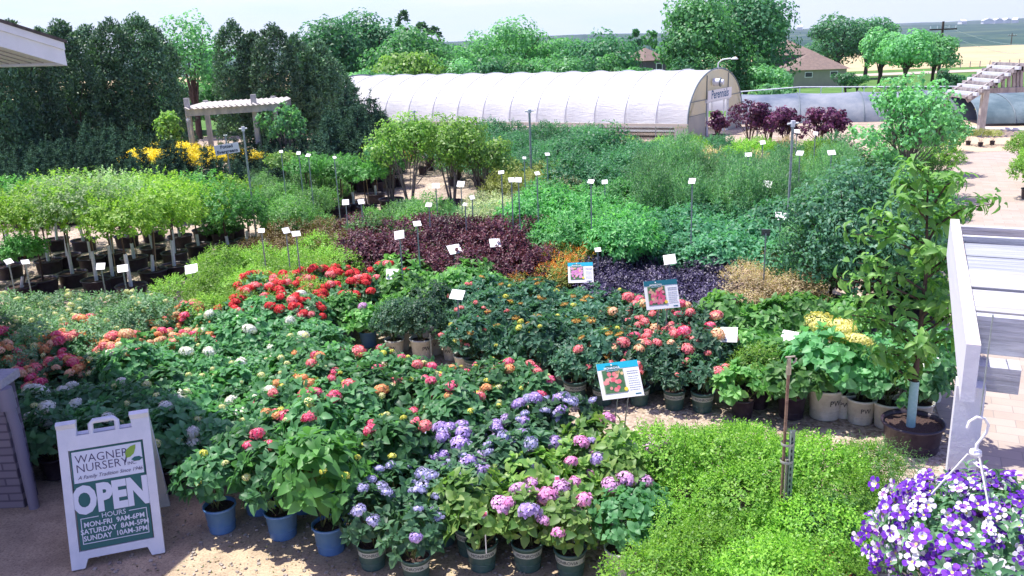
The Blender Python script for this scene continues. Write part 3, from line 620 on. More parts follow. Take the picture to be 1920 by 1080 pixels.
mb = MB(); ctr = fp(.40, 2.28, 1.2); nf = Vector((17.6, -9.6, 0)).normalized(); mb.tube([ctr, ctr+nf*.30], .16, 16); mb.tube([ctr+nf*.30, ctr+nf*.34], .20, 16, 1); mb.tube([ctr+nf*.34, ctr+nf*.46], .12, 16); mb.build('exhaust_fan', [GUARD, DARKT], gh)
Rn = Matrix((Vector((Wg.x, Wg.y, 0)).normalized(), -nf, Vector((0,0,1)))).transposed()
Ms = Matrix.Translation(fp(.51, 1.58, 2.5)) @ Rn.to_4x4()
mb = MB(); mb.box(fp(.51, 1.72, 2.2), (2.9, .03, .46), 0, Rn); add_text(mb, 'Perennials', .52, Ms, 1, offset=.012); so_ = mb.build('sign_board', [CARD, pm('sign_navy', (.02,.10,.22), .5)], gh)
mb = MB(); e0_ = fp(.5, hz(.5)-.02, .4); mb.tube([e0_, e0_+Vector((0,0,.28)), e0_+Vector((0,0,.42))+nf*.18, e0_+Vector((0,0,.46))+nf*.55], .03, 8, 0)
mb.lathe([(0,.08),(.07,.07),(.16,0),(.15,-.03),(0,-.035)], 14, 0, tuple(e0_+Vector((0,0,.44))+nf*.72)); mb.build('yard_lamp', [GUARD], gh)
mb = MB(); mb.add([gp(0,-.006,-.3)-gl, gp(.028,-.006,-.3)-gl, gp(.028,-.006,g0-.1)-gl, gp(0,-.006,g0-.1)-gl], [(0,1,2,3)]); mb.build('corner_panel', pm('corner_cream', (.62,.62,.55), .6), gh)
mb = MB(); mb.add([gp(.995, t, z)-gl for t, z in ((0.01,-1),(1,-1),(.99,g0))]+[gp(.995,.5-.49*math.cos(PI*(1-i/12)), g0+(g1-g0)*math.sin(PI*(1-i/12))*.98)-gl for i in range(1, 12)]+[gp(.995,.01,g0)-gl], [tuple(range(15))]); mb.build('far_end_wall', GREYC, gh)
mb = MB()
for t in (.22, .5, .78): mb.add([gp(.05,t-.07,.25)-gl, gp(.95,t-.07,.2)-gl, gp(.95,t+.07,.2)-gl, gp(.05,t+.07,.25)-gl], [(0,1,2,3)])
mb.build('bench', pm('bench_grey', (.35,.35,.33), .7), gh)
# ------------------------------------------------------------------ shade tunnels
SHADE = patchy('shade_film', (.07,.10,.14), (.17,.20,.23), .42, a2=(.28,.30,.31)); SHADE.node_tree.nodes['Principled BSDF'].inputs['Roughness'].default_value = .4; SHADE.node_tree.nodes['Principled BSDF'].inputs['Specular IOR Level'].default_value = .5
def tunnel(name, label, A, B, wdt, zb, zr, nb, mat, cat='tunnel'):
    A = Vector(A); B = Vector(B); d = (B-A); wv = Vector((-d.y, d.x)).normalized()*wdt
    if wv.y < 0: wv = -wv
    th = thing(name, label, cat, (A.x, A.y, zb)); l = Vector(th.location)
    def q(s, u, out=0):
        a = PI*u; t = .5-.5*math.cos(a); pp = A+d*s+wv*t; return Vector((pp.x, pp.y, zb+(zr-zb)*math.sin(a)**.85+out*math.sin(a)))-wv.normalized().to_3d()*out*math.cos(a)-l
    mb = MB(); vs = []; fs = []; ns = nb*6; nu = 20
    for i in range(ns+1):
        for j in range(nu+1): vs.append(q(i/ns, j/nu, -.06*math.sin(PI*((i/ns*nb) % 1))))
    for i in range(ns):
        for j in range(nu): a = i*(nu+1)+j; fs.append((a, a+nu+1, a+nu+2, a+1))
    mb.add(vs, fs, 0, True); mb.build('shade_cover', mat, th)
    for i in range(nb+1):
        mb = MB(); mb.tube([q(i/nb, j/16, .02) for j in range(17)], .025, 6); mb.build('hoop', DARKT, th)
    return th, q, l
zr = zat(17, 45.5, 170)
tn, q, l = tunnel('shade_tunnel', 'long low tunnel under blue grey film behind the purple maples', (11.6, 43.2), (26, 39.6), 4.6, -.4, zr, 5, SHADE)
mb = MB(); a = ray(1335, 176, 46.5); b_ = ray(1500, 163, 45.5); c_ = ray(1830, 162, 43.5)
mb.tube([Vector(a)-l, Vector(b_)-l, Vector(c_)-l], .03, 6)
for i in range(9):
    t = i/8; pp = Vector(b_).lerp(Vector(c_), t)-l; mb.tube([pp, pp-Vector((0,0,.34))], .02, 5)
mb.build('ridge_rail', GUARD, tn)
SHADE2 = patchy('shade_cloth', (.07,.11,.13), (.12,.17,.19), .5, a2=(.20,.26,.28))
zr2 = zat(24, 41, 171)
t3, q, l = tunnel('shade_tunnel', 'tunnel under ribbed teal shade cloth beyond the timber gate on the right', (20.6, 37.6), (31, 35.6), 6, .12, zr2, 7, SHADE2)
# ------------------------------------------------------------------ timber gate truss
WOOD = pm('weathered_timber', (.40,.36,.33), .85, noise=(.22,.19,.20), nscale=6, bump=.6, stretch=(1,1,.3)); 
tg = thing('timber_gate_truss', 'weathered timber truss roof on posts over the lane at the right edge', 'gate', tuple(G(1837,256))); tl = Vector(tg.location); yy = tl.y
def gq(px, py, dy=0): p = ray(px, py, yy); return Vector((p[0], p[1]+dy, p[2]))-tl
mb = MB(); mb.beam((0,0,0), gq(1848,170), .22, .22); mb.build('post', pm('pale_timber', (.55,.52,.47), .8, noise=(.38,.35,.32), nscale=5, stretch=(1,1,.3)), tg)
for px in (1813, 1821):
    mb = MB(); t_ = gq(px, 196, 2.0); mb.beam((t_.x-.05, 2.0, -.1), t_, .16, .16); mb.build('post', WOOD, tg)
mb = MB(); mb.beam(gq(1842,170), gq(1960,167), .16, .20); mb.build('tie_beam', WOOD, tg)
for a, b_ in ((gq(1812,187), gq(1913,124)), (gq(1812,187,1.6), gq(1913,124,1.6)), (gq(1913,124), gq(1990,168))): mb = MB(); mb.beam(a, b_, .10, .24); mb.build('rafter', WOOD, tg)
for i in range(11):
    t = i/10; a = gq(1815+98*t, 182-61*t, -.35); mb = MB(); mb.beam(a, a+Vector((0,2.3,0)), .10, .12); mb.build('purlin', GUARD if i % 2 else WOOD, tg)
for px, py in ((1855,160),(1867,153),(1880,145),(1891,138),(1900,132),(1907,128),(1914,124)):
    mb = MB(); mb.beam(gq(px, 169), gq(px+1, py), .10, .10); mb.build('strut', WOOD, tg)
# ------------------------------------------------------------------ pergola far left
pg = thing('pergola', 'weathered grey pergola with a slatted roof in front of the cedar hedge', 'pergola', tuple(ray(420,300,31))[:2]+(0,)); pl = Vector(pg.location)
PW = pm('pergola_wood', (.52,.50,.45), .8, noise=(.36,.36,.34), nscale=5, stretch=(1,1,.4))
cor = {}
for n_, px, pyt, yd in (('a', 349, 184, 30.5), ('b', 385, 188, 33.2), ('c', 474, 177, 30.9), ('d', 512, 180, 33.6)):
    p_ = ray(px, pyt, yd) if n_ in 'ab' else ray(px, pyt, yd)
    mb = MB(); mb.beam((p_[0]-pl.x, p_[1]-pl.y, 0), Vector(p_)-pl, .16, .16); mb.build('post', PW, pg); cor[n_] = Vector(p_)-pl
z_ = zat(cor['a'].x+pl.x+1, 31, 207)
mb = MB(); o_ = Vector((cor['a'].x-.05, cor['a'].y-.1, z_)); ex = Vector((cor['c'].x-cor['a'].x+1.0, .35, .06)); ey = Vector((cor['b'].x-cor['a'].x, cor['b'].y-cor['a'].y, 0))
mb.beam(o_, o_+ex, .05, .24); mb.build('roof_beam', PW, pg); mb = MB(); mb.beam(o_+ey, o_+ey+ex, .05, .24); mb.build('roof_beam', PW, pg)
for i in range(17):
    a = o_+ex*((i+.5)/17)-ey*.08+Vector((0,0,.15)); mb = MB(); mb.beam(a, a+ey*1.16, .17, .025, up=(.5,0,.86)); mb.build('slat', pm('slat_wood', (.60,.56,.48), .8, noise=(.48,.45,.40), nscale=4), pg)
# ------------------------------------------------------------------ houses
def house(name, label, x, y, w_, d_, h_, rh, rz, wall, roofc, windows, ov=.5):
    z0 = terr(x, y)-.3; th = thing(name, label, 'house', (x, y, z0), rz)
    mb = MB(); mb.box((0, 0, h_/2), (w_, d_, h_)); mb.build('wall', wall, th)
    W2, D2 = w_/2+ov, d_/2+ov; hx = max(0.1, W2-D2) ; mb = MB()
    mb.add([(-W2,-D2,h_),(W2,-D2,h_),(W2,D2,h_),(-W2,D2,h_),(-hx,0,h_+rh),(hx,0,h_+rh)], [(0,1,5,4),(1,2,5),(2,3,4,5),(3,0,4),(3,2,1,0)]); mb.build('roof', roofc, th)
    for wx, wz, ww, wh in windows:
        mb = MB(); mb.box((wx, -d_/2-.03, wz), (ww+.2, .08, wh+.2)); f = mb.build('window', CARD, th); mb = MB(); mb.box((wx, -d_/2-.075, wz), (ww, .03, wh)); mb.build('pane', pm('window_dark', (.04,.045,.06), .15), f)
    return th
BR = pm('brown_roof', (.21,.155,.125), .9, noise=(.16,.12,.10), nscale=2); TAN = pm('tan_wall', (.33,.31,.23), .8, noise=(.29,.28,.21), nscale=1); DKW = pm('dark_wall', (.12,.09,.12), .8)
xh = ray(1528, 150, 150)[0]
h1 = house('house', 'low tan house with a brown hip roof and two small windows behind the tunnel', xh, 152, 9.4, 8, 3.3, 2.6, -.05, TAN, BR, [(-1.6, 2.5, 1.1, .7), (2.6, 2.5, 1.1, .7)])
h2 = house('house', 'taller brown roofed house half hidden by the big tree, behind the low tan house', ray(1484,120,160)[0], 163, 8, 9, 5.6, 2.6, -.05, DKW, BR, [(2.2, 4.6, 1, .9)])
h3 = house('house', 'brown roofed house peeking above the trees behind the greenhouse', ray(1214,110,110)[0], 112, 3.4, 4.2, 4.6, 1.5, .5, DKW, BR, [(.6, 3.8, .8, .7)])
for i, px in enumerate((1850, 1868, 1884, 1902, 1500, 1803)):
    x = ray(px, 52, 2900+i*40)[0]; y = 2900+i*40
    o = thing('farmhouse', 'tiny white farm building far off on the wooded hills', 'house', (x, y, terr(x, y)), .3*i, 'farm buildings on the far hills')
    mb = MB(); mb.box((0, 0, 5), (34, 16, 10)); mb.build('wall', CARD, o); mb = MB(); mb.prism([(-19,10),(19,10),(0,17)], -9, 9); mb.build('roof', GUARD, o)
# ------------------------------------------------------------------ field fence, utility poles and wires
fy = 201; fx0 = ray(1745, 130, fy)[0]; ff = thing('wire_fence', 'thin post and wire fence along the edge of the tan field', 'fence', (fx0, fy, terr(fx0, fy)))
for i in range(22):
    mb = MB(); x = i*2.25; mb.beam((x, 0, -.3), (x, 0, 1.45), .13, .13); mb.build('post', WOOD, ff)
for z in (.6, .95, 1.3):
    mb = MB(); mb.beam((0, 0, z), (21*2.25, 0, z), .018, .018); mb.build('wire', STEEL, ff)
def upole(px, pyt, y, label):
    x = ray(px, 80, y)[0]; zt = zat(x, y, pyt); t_ = thing('utility_pole', label, 'utility pole', (x, y, terr(x, y))); h_ = zt-terr(x, y)
    mb = MB(); mb.tube([(0,0,0),(0,0,h_)], [.2,.13], 8); mb.build('pole', BARK, t_)
    mb = MB(); mb.beam((-1.6,-.15,h_-.9), (1.6,-.15,h_-.9), .14, .16); mb.build('crossarm', BARK, t_)
    for k_ in (-1.5, -.7, .7, 1.5): mb = MB(); mb.tube([(k_,-.15,h_-.8),(k_,-.15,h_-.5)], .07, 6); mb.build('insulator', GUARD, t_)
    return Vector((x, y, zt))
pa = upole(1765, 40, 105, 'wooden utility pole with a crossarm behind the roadside trees'); pb = upole(1896, 62, 330, 'distant utility pole standing in the valley at the far right')
for i, (pa_, pb_) in enumerate((((1766,47),(1990,72)), ((1766,62),(1990,90)))):
    mb = MB(); a = Vector(ray(pa_[0], pa_[1], 105)); b_ = Vector(ray(pb_[0], pb_[1], 150)); mb.tube([a.lerp(b_, t/12)-Vector((0,0,1.6*math.sin(PI*t/12))) for t in range(13)], .02, 4)
    tag(mb.build('power_line', GUARD), ['upper', 'lower'][i]+' power line sagging from the utility pole to the right', 'power line')
# ------------------------------------------------------------------ trees
def crown(seed, R, z0, z1, n, L, W, lobes, mat, kind='dia', cedar=False, gap=.0, droop=.2, lobe_r=.36, name='crown', up=.3):
    rng = np.random.default_rng(seed); cz = (z0+z1)/2; Rz = (z1-z0)/2
    if cedar:
        u = rng.uniform(0, 1, lobes)**.8; zz = z0+(z1-z0)*u; prof = R*1.5*np.minimum(1, 1.02*(1-u**5.0))**.8; ph = rng.uniform(0, 2*PI, lobes)
        LC = np.stack([np.cos(ph)*prof*.75, np.sin(ph)*prof*.75, zz], 1); lr = R*.34*rng.uniform(.6, 1.3, lobes)*(1-.45*u)
    else:
        d = nrm(rng.normal(0, 1, (lobes, 3))); d[:, 2] = np.where(d[:, 2] < -.5, -d[:, 2], d[:, 2]); rr = rng.uniform(.35, .92, lobes)[:, None]
        LC = np.array([0, 0, cz])+d*np.array([R, R, Rz])*rr; lr = (R*Rz)**.5*lobe_r*1.1*rng.uniform(.55, 1.25, lobes)
    w_ = lr**2; idx = rng.choice(lobes, n, p=w_/w_.sum()); dd = nrm(rng.normal(0, 1, (n, 3)))
    rad = rng.uniform(.55, 1.06, n)**(1/2.)
    P = LC[idx]+dd*lr[idx][:, None]*rad[:, None]*np.array([1, 1, .8 if not cedar else 1.3])
    out = nrm(dd+.4*nrm(P-np.array([0, 0, cz]))); N = nrm(out+np.array([0, 0, up])+rng.normal(0, .35, (n, 3))); D = nrm(np.cross(N, rng.normal(0, 1, (n, 3))))
    if cedar: D = nrm(D+np.array([0, 0, .9])+out*.5)
    keep = P[:, 2] > z0-.3
    V, Q = leaves(P[keep], D[keep], N[keep], (L*rng.uniform(.6, 1.4, n))[keep], W, .15, droop, kind)
    return npmesh(name, V, Q, [mat]), LC
def tree(x, y, R, zc, zt, n, L, mat, label, cat='tree', W=.7, lobes=40, seed=0, cedar=False, trunk_r=None, name='broadleaf_tree', group=None, lobe_r=.36, bark=None, limbs=9, split=1, kind='dia', z0=None, lean=0):
    zg = terr(x, y) if z0 is None else z0; t = thing(name, label, cat, (x, y, zg), 0, group)
    me, LC = crown(seed+int(abs(x)*7)+int(y), R, zc-zg, zt-zg, n, L, W, lobes, mat, cedar=cedar, lobe_r=lobe_r, kind=kind)
    obj('crown', me, t); mb = MB(); h = (zc-zg)+(zt-zc)*.35; tr = trunk_r or R*.07; rr = random.Random(seed+5)
    mb.tube([(0,0,-.1),(.02*h,0,h*.4),(.0,.03*h,h)], [tr*1.25, tr, tr*.6], 8)
    for i in range(limbs):
        e = LC[i % len(LC)]; s = rr.uniform(.25, .9)*h; mid = Vector((e[0]*.45, e[1]*.45, s*.4+e[2]*.6))
        mb.tube([(0,0,s), mid, tuple(e)], [tr*.5, tr*.3, tr*.1], 6)
    mb.build('trunk', bark or BARK, t); return t
def ptree(px, pyt, y, hwpx, pyb, *a, **k):
    x = ray(px, 100, y)[0]; zt = zat(x, y, pyt); zb = max(terr(x, y)+.2, zat(x, y, pyb)); R = hwpx/FPX*y*(1.02 if k.get('cedar') else 1.12)
    return tree(x, y, R, zb, zt, *a, **k)
# cedar hedge, left
for i, (px, pt, yd, hw) in enumerate(((-35,55,31,50),(28,52,32,46),(78,62,36,40),(120,48,34,42),(170,56,36,40),(215,45,35.5,42),(262,34,36,40),(292,58,37,34))):
    ptree(px, pt, yd, hw, 360, 15000, .13, M_JUNI, 'dark green cedar tree, %s from the left in the tall hedge at left' % ORD[i], 'tree', W=.42, lobes=240, seed=i, cedar=True, name='cedar_tree', group='cedars in the tall left hedge', limbs=2)
for i, (px, pt, yd, hw) in enumerate(((438,44,43,32),(478,66,43,30),(515,52,42,34),(556,72,43,30),(596,84,44,30),(628,120,46,22))):
    ptree(px, pt, yd, hw, 275, 11000, .15, M_JUNI, 'dark green cedar tree, %s from the left in the hedge behind the pergola' % ORD[i], 'tree', W=.42, lobes=190, seed=20+i, cedar=True, name='cedar_tree', group='cedars in the hedge behind the pergola', limbs=2)
T = ptree
T(352, 20, 48, 44, 215, 2600, .17, M_TREEC, 'airy pale green tree with dark forked trunk in the gap between the cedar hedges', lobes=34, seed=40, trunk_r=.16, lobe_r=.30)
T(400, 52, 50, 26, 215, 1300, .17, M_TREEC, 'small airy pale tree leaning against the hedge behind the pergola', lobes=18, seed=41, trunk_r=.12)
T(335, 150, 54, 48, 262, 3000, .2, M_TREEB, 'leafy green bush tree filling the gap behind the airy forked tree', seed=42, lobes=30)
T(405, 150, 52, 45, 262, 2600, .2, M_TREEB, 'leafy green tree directly behind the pergola posts', seed=43, lobes=30)
T(620, 44, 80, 60, 200, 6500, .32, M_TREEA, 'broad deep green tree rising behind the right end of the cedar hedge', seed=44, lobes=60)
T(700, 24, 86, 62, 200, 7500, .32, M_TREEA, 'tallest deep green tree left of the two dark spires', seed=45, lobes=60)
T(762, 22, 84, 13, 150, 900, .3, M_JUNI, 'narrow dark spire tree rising highest behind the deep green tree', seed=46, lobes=24, cedar=True, name='spire_tree', W=.6)
T(795, 42, 84, 13, 150, 900, .3, M_JUNI, 'narrow dark spire tree, middle one of the three', seed=47, lobes=24, cedar=True, name='spire_tree', W=.6)
T(818, 52, 84, 11, 150, 800, .3, M_JUNI, 'narrow dark spire tree, right one of the three', seed=48, lobes=24, cedar=True, name='spire_tree', W=.6)
T(775, 60, 68, 76, 195, 7000, .25, M_TREEB, 'wide mid green tree below the dark spires', seed=49, lobes=60)
T(765, 96, 60, 68, 200, 5200, .24, M_TREED, 'bright yellow green tree just behind the left part of the greenhouse', seed=50, lobes=50)
T(640, 140, 58, 34, 210, 2600, .22, M_TREEC, 'pale green tree at the left end of the greenhouse', seed=51, lobes=26)
T(850, 88, 72, 62, 205, 4800, .26, M_TREEB, 'mid green tree between the yellow green one and the airy pale one', seed=52, lobes=50)
T(880, 118, 62, 46, 195, 3000, .22, M_TREEC, 'low pale green tree behind the middle of the greenhouse', seed=53, lobes=36)
T(962, 36, 78, 72, 190, 4600, .26, M_TREEC, 'tall airy pale green tree in the centre of the treeline', seed=54, lobes=70, lobe_r=.26)
T(905, 66, 82, 42, 190, 3200, .28, M_TREEC, 'rounded pale tree left of the tall airy one', seed=55, lobes=40)
T(1040, 72, 80, 56, 190, 4200, .27, M_TREEB, 'mid green rounded tree right of the tall airy one', seed=56, lobes=46)
T(1128, 62, 66, 76, 195, 8000, .24, M_TREEA, 'dense round deep green tree left of the half hidden brown roof', seed=57, lobes=70)
T(1070, 110, 62, 42, 180, 2600, .22, M_TREEB, 'low green tree in front of the dense round tree', seed=58, lobes=30)
T(1190, 60, 140, 9, 110, 500, .5, M_TREEA, 'far narrow evergreen, left one of the pair over the brown roof', seed=59, lobes=14, cedar=True, name='far_evergreen')
T(1217, 56, 150, 11, 110, 600, .5, M_TREEB, 'far narrow evergreen, right one of the pair over the brown roof', seed=60, lobes=14, cedar=True, name='far_evergreen')
T(1208, 124, 60, 34, 170, 2200, .2, M_TREEA, 'low dark green tree below the half hidden brown roof', seed=61, lobes=24)
T(1305, -2, 66, 72, 170, 9000, .26, M_TREEB, 'huge green tree behind the greenhouse end, left half of the pair', seed=62, lobes=80)
T(1385, -28, 70, 84, 185, 12000, .27, M_TREEA, 'huge deep green tree whose crown leaves the top of the photo', seed=63, lobes=100)
T(1438, 30, 76, 40, 100, 3600, .27, M_TREEA, 'smaller deep green tree right of the huge one, over the house roof', seed=64, lobes=40)
T(1282, 48, 64, 36, 160, 3200, .22, M_TREEB, 'green tree at the left foot of the huge tree', seed=65, lobes=30)
T(1450, 160, 62, 40, 185, 2600, .2, M_TREEC, 'fresh green bush in front of the house and behind the tunnel rail', seed=66, lobes=26, name='large_bush', cat='bush')
T(1572, 20, 172, 52, 140, 4800, .5, M_TREEA, 'tall deep green oak behind the low tan house', seed=67, lobes=44, lobe_r=.34)
T(1625, 30, 170, 44, 140, 3600, .5, M_TREEA, 'deep green oak just right of the tall oak behind the house', seed=68, lobes=36)
T(1548, 60, 178, 34, 130, 2200, .45, M_TREEB, 'mid green tree at the left edge of the two oaks', seed=69, lobes=26)
T(1655, 40, 175, 26, 110, 1400, .55, M_TREEB, 'far green treetop between the oaks and the pale roadside trees', seed=70, lobes=18)
T(1652, 56, 105, 38, 140, 3200, .34, M_TREEC, 'fresh green roadside tree, left one of the round roadside trees', seed=71, lobes=34)
T(1700, 56, 100, 48, 150, 4200, .34, M_TREEC, 'largest pale green roadside tree in front of the road', seed=72, lobes=44)
T(1752, 62, 102, 36, 145, 2800, .34, M_TREEC, 'pale roadside tree beside the utility pole', seed=73, lobes=30)
for i, (px, pt, hw) in enumerate(((1773,134,18),(1802,141,17),(1826,138,19),(1790,150,16))):
    T(px, pt, 70, hw, 176, 1400, .16, M_TREEA, ['left','middle','right','lowest front'][i]+' one of the dark round bushes in front of the pale road', 'bush', seed=80+i, lobes=14, name='round_bush')
for i, (px, pt, hw) in enumerate(((1590,135,26),(1612,142,20),(1480,168,18))):
    T(px, pt, 80+i, hw, 172, 1100, .17, M_TREEB if i else M_TREEA, ['dark green bush on the lawn right of the tan house','small green bush beside the dark one on the lawn','pale bush poking over the tunnel rail'][i], 'bush', seed=85+i, lobes=12, name='lawn_bush')

FT = [(600,112,56,30),(655,120,54,36),(705,128,56,34),(745,120,58,36),(800,104,62,40),(835,112,60,38),(915,104,58,44),(950,100,60,46),(1000,98,60,44),(1048,104,58,42),(1090,112,60,40),(1138,104,62,38),(1180,131,56,30),(1240,129,58,34),(1285,100,62,36),(1320,100,62,46),(1400,110,66,44),(1440,120,64,36)]
for i, (px, pt, yd, hw) in enumerate(FT):
    T(px, pt, yd, hw, 230, 2600, .2, [M_TREEB, M_TREEC, M_TREEA, M_TREEB][i % 4], 'low filler tree behind the greenhouse roof line, %s of eighteen from the left' % ORD[i], seed=200+i, lobes=30, group='low trees behind the greenhouse')
FB = [(640,34,98),(740,60,96),(820,84,95),(880,84,96),(1000,66,98),(1090,80,96),(1150,80,122),(1262,82,122)]
for i, (px, pt, yd) in enumerate(FB):
    T(px, pt, yd, 56, 180, 2600, .34, [M_TREEA, M_TREEB][i % 2], 'background tree filling the treeline, %s of eight from the left' % ORD[i], seed=240+i, lobes=34, group='background trees in the treeline')

for i, px in enumerate((-20, 50, 120, 190, 260, 330, 395, 450, 520, 590)):
    T(px, 175 if i not in (5, 6) else 150, 50+i % 3, 46, 300, 2400, .2, [M_TREEB, M_TREEA][i % 2], 'low green bush behind the cedar hedges, %s of ten from the left' % ORD[i], 'bush', seed=300+i, lobes=24, name='large_bush', group='bushes behind the cedar hedges')
# ================================================================== PLANTS IN BLOCKS
def block(key, quad, z, sp, desc, group, jit=.12, scale=1.0, nrow=None, skip=None, alt=None, zg=None, rowsp=None, **kw):
    """quad: FL, FR, BR, BL in photo pixels on the canopy plane at height z"""
    FL, FR, BR, BL = [np.array(G(*p, z)[:2]) for p in quad]
    dep = (np.linalg.norm(BL-FL)+np.linalg.norm(BR-FR))/2; nr = nrow or max(1, round(dep/(rowsp or sp))+1); out = []
    for r in range(nr):
        t = r/(nr-1) if nr > 1 else .5
        a = FL+(BL-FL)*t; b = FR+(BR-FR)*t; nc = max(2, round(np.linalg.norm(b-a)/sp)+1)
        for c in range(nc):
            u = (c+(.25 if r % 2 else -.25)*(nc > 2))/(nc-1); p = a+(b-a)*u
            x = p[0]+rnd.uniform(-jit, jit)*sp; y = p[1]+rnd.uniform(-jit, jit)*sp
            rw = 'single row' if nr == 1 else (('front row' if r == 0 else ('back row' if r == nr-1 else ORD[r]+' row from the front')))
            cl = ORD[min(c, 24)]+' from left'
            if skip and skip(x, y, r, c): continue
            kk = dict(kw)
            if alt: kk.update(alt(r, c, nr, nc) or {})
            k2 = kk.pop('key', key); d2 = kk.pop('desc', desc)
            place(k2, x, y, '%s, %s, %s' % (d2, rw, cl), group, scale*rnd.uniform(.82, 1.14), z0=terr(x, y), **kk)
B = block
# --- front left
B('mop', [(500,838),(770,845),(985,722),(560,672)], .68, .47, 'pink and red hydrangea in blue pot', 'pink hydrangeas in blue pots')
B('mop', [(800,690),(985,712),(985,700),(800,680)], .60, .47, 'pink hydrangea behind the main pink block', 'pink hydrangeas at the gravel gap', nrow=1, scale=.85, pot='white')
B('whyd', [(350,800),(520,790),(600,610),(215,672)], .60, .47, 'green hydrangea with white heads', 'white hydrangeas')
B('whyd', [(40,800),(330,820),(345,735),(20,740)], .60, .50, 'white hydrangea in the building shade', 'shaded white hydrangeas', hsel=('white','cream'))
B('whyd', [(430,640),(570,640),(560,585),(420,590)], .58, .45, 'pale hydrangea by the red block', 'white hydrangeas by the red block')
B('orange', [(-20,722),(385,640),(370,590),(0,655)], .55, .40, 'orange and coral hydrangea', 'orange hydrangeas', nrow=3)
B('lacy', [(-10,690),(190,640),(285,580),(-10,575)], .62, .50, 'lacy green panicle shrub', 'lacy green shrubs')
B('lime', [(400,570),(590,545),(650,462),(395,492)], .70, .50, 'lime green spirea left of the red hydrangeas', 'lime spireas at left')
B('red', [(460,585),(590,590),(735,520),(500,548)], .58, .44, 'bright red hydrangea', 'red hydrangeas', nrow=3)
B('ghyd', [(755,560),(905,548),(895,478),(722,480)], .58, .48, 'fresh green hydrangea behind the red ones', 'fresh green hydrangeas')
B('slate', [(750,595),(850,600),(850,562),(760,560)], .60, .45, 'small grey green hydrangea in white pot', 'grey green hydrangeas in white pots', nrow=2)
B('spink', [(875,620),(905,635),(925,555),(880,560)], .60, .42, 'dark hydrangea with small pink heads', 'small pink hydrangeas', nrow=3)
B('nine', [(660,472),(1000,490),(1015,428),(680,420)], .85, .56, 'deep purple ninebark', 'purple ninebarks')
B('bronze', [(490,445),(660,452),(690,420),(510,415)], .85, .60, 'bronze green ninebark', 'bronze ninebarks', nrow=2)
B('osp', [(995,520),(1070,500),(1150,435),(1035,440)], .65, .46, 'orange tipped spirea', 'orange tipped spireas')
B('weig', [(1140,555),(1400,570),(1375,482),(1135,478)], .60, .47, 'blackish violet weigela', 'dark violet weigelas')
B('vari', [(1400,560),(1500,565),(1490,492),(1430,497)], .70, .50, 'pink and beige variegated shrub', 'pink beige shrubs')
B('rust', [(905,632),(1140,655),(1150,560),(900,550)], .58, .46, 'dark green hydrangea with rusty flat heads', 'rusty headed hydrangeas')
B('coral', [(1170,650),(1340,650),(1320,590),(1180,580)], .62, .45, 'coral pink hydrangea right of the rusty ones', 'coral hydrangeas')
B('corals', [(1090,680),(1340,700),(1330,655),(1100,640)], .50, .44, 'low dark hydrangea with few coral heads', 'low coral hydrangeas', nrow=2)
B('lcap', [(760,905),(900,895),(1100,785),(940,785)], .60, .42, 'violet blue lacecap hydrangea', 'lacecap hydrangeas')
B('pmop', [(905,925),(1090,925),(1240,835),(1100,830)], .58, .42, 'lilac hydrangea with yellow green leaves', 'lilac hydrangeas', alt=lambda r, c, nr, nc: dict(key='ygmop', desc='yellow green hydrangea among the lilac ones') if (r*3+c*5) % 7 in (1,) or (c == 0) else None)
B('lime2', [(1265,1110),(1500,1110),(1585,855),(1290,825)], .58, .43, 'bright lime spirea in the right foreground', 'bright lime spireas', jit=.2)
# --- middle
B('oakg', [(1000,425),(1190,440),(1200,352),(1010,372)], 1.05, .85, 'fresh green mounded shrub', 'fresh green mounded shrubs')
B('oak', [(1220,435),(1470,455),(1480,365),(1230,352)], 1.05, .92, 'blue green mounded shrub', 'blue green mounded shrubs')
B('fine', [(770,425),(970,435),(1010,385),(770,385)], .75, .60, 'fine leaved olive green shrub', 'fine olive shrubs')
B('varg', [(900,395),(1040,400),(1060,345),(910,350)], 1.0, .72, 'cream edged variegated shrub', 'cream variegated shrubs')
B('feath', [(1240,340),(1560,350),(1560,300),(1235,290)], 1.55, .72, 'tall feathery green shrub', 'tall feathery shrubs')
B('hedge', [(1210,290),(1560,300),(1560,262),(1200,262)], 1.0, .95, 'lime green shrub near the greenhouse door', 'lime shrubs near the greenhouse', alt=lambda r, c, nr, nc: dict(key='dkg', desc='deep green shrub near the greenhouse door') if (r+c*3) % 4 == 1 else (dict(key='grass', desc='straw coloured grass near the greenhouse door') if (r*2+c) % 9 == 4 else None))
B('dkg', [(1080,330),(1210,335),(1200,280),(1085,275)], 1.1, .95, 'deep green rounded shrub behind the mounded ones', 'deep green shrubs', scale=1.25)
B('dkg', [(930,300),(1080,310),(1090,246),(720,246)], 1.1, 1.15, 'deep green shrub before the open greenhouse side', 'deep green shrubs by the greenhouse', scale=1.2)
B('pine', [(640,300),(720,300),(700,250),(630,250)], 1.0, .9, 'slim conifer before the greenhouse left end', 'conifers by the greenhouse', scale=1.35)
B('gold2', [(960,325),(1060,330),(1060,292),(950,292)], 1.2, .9, 'yellow olive shrub before the tall birches row', 'yellow olive shrubs')
B('mids', [(500,360),(560,390),(620,310),(520,310)], 1.1, .9, 'leafy green shrub right of the potted evergreens', 'leafy green shrubs')
B('mids', [(700,425),(760,425),(790,380),(690,380)], 1.0, .8, 'leafy green shrub left of the olive ones', 'leafy shrubs left of the olive ones')
B('pine', [(-10,350),(330,350),(330,290),(-10,275)], 1.0, .80, 'dark potted conifer in the left evergreen block', 'potted conifers at left', alt=lambda r, c, nr, nc: dict(key='hedge', desc='yellow green conifer in the left evergreen block') if (r*5+c*3) % 11 == 2 else None)
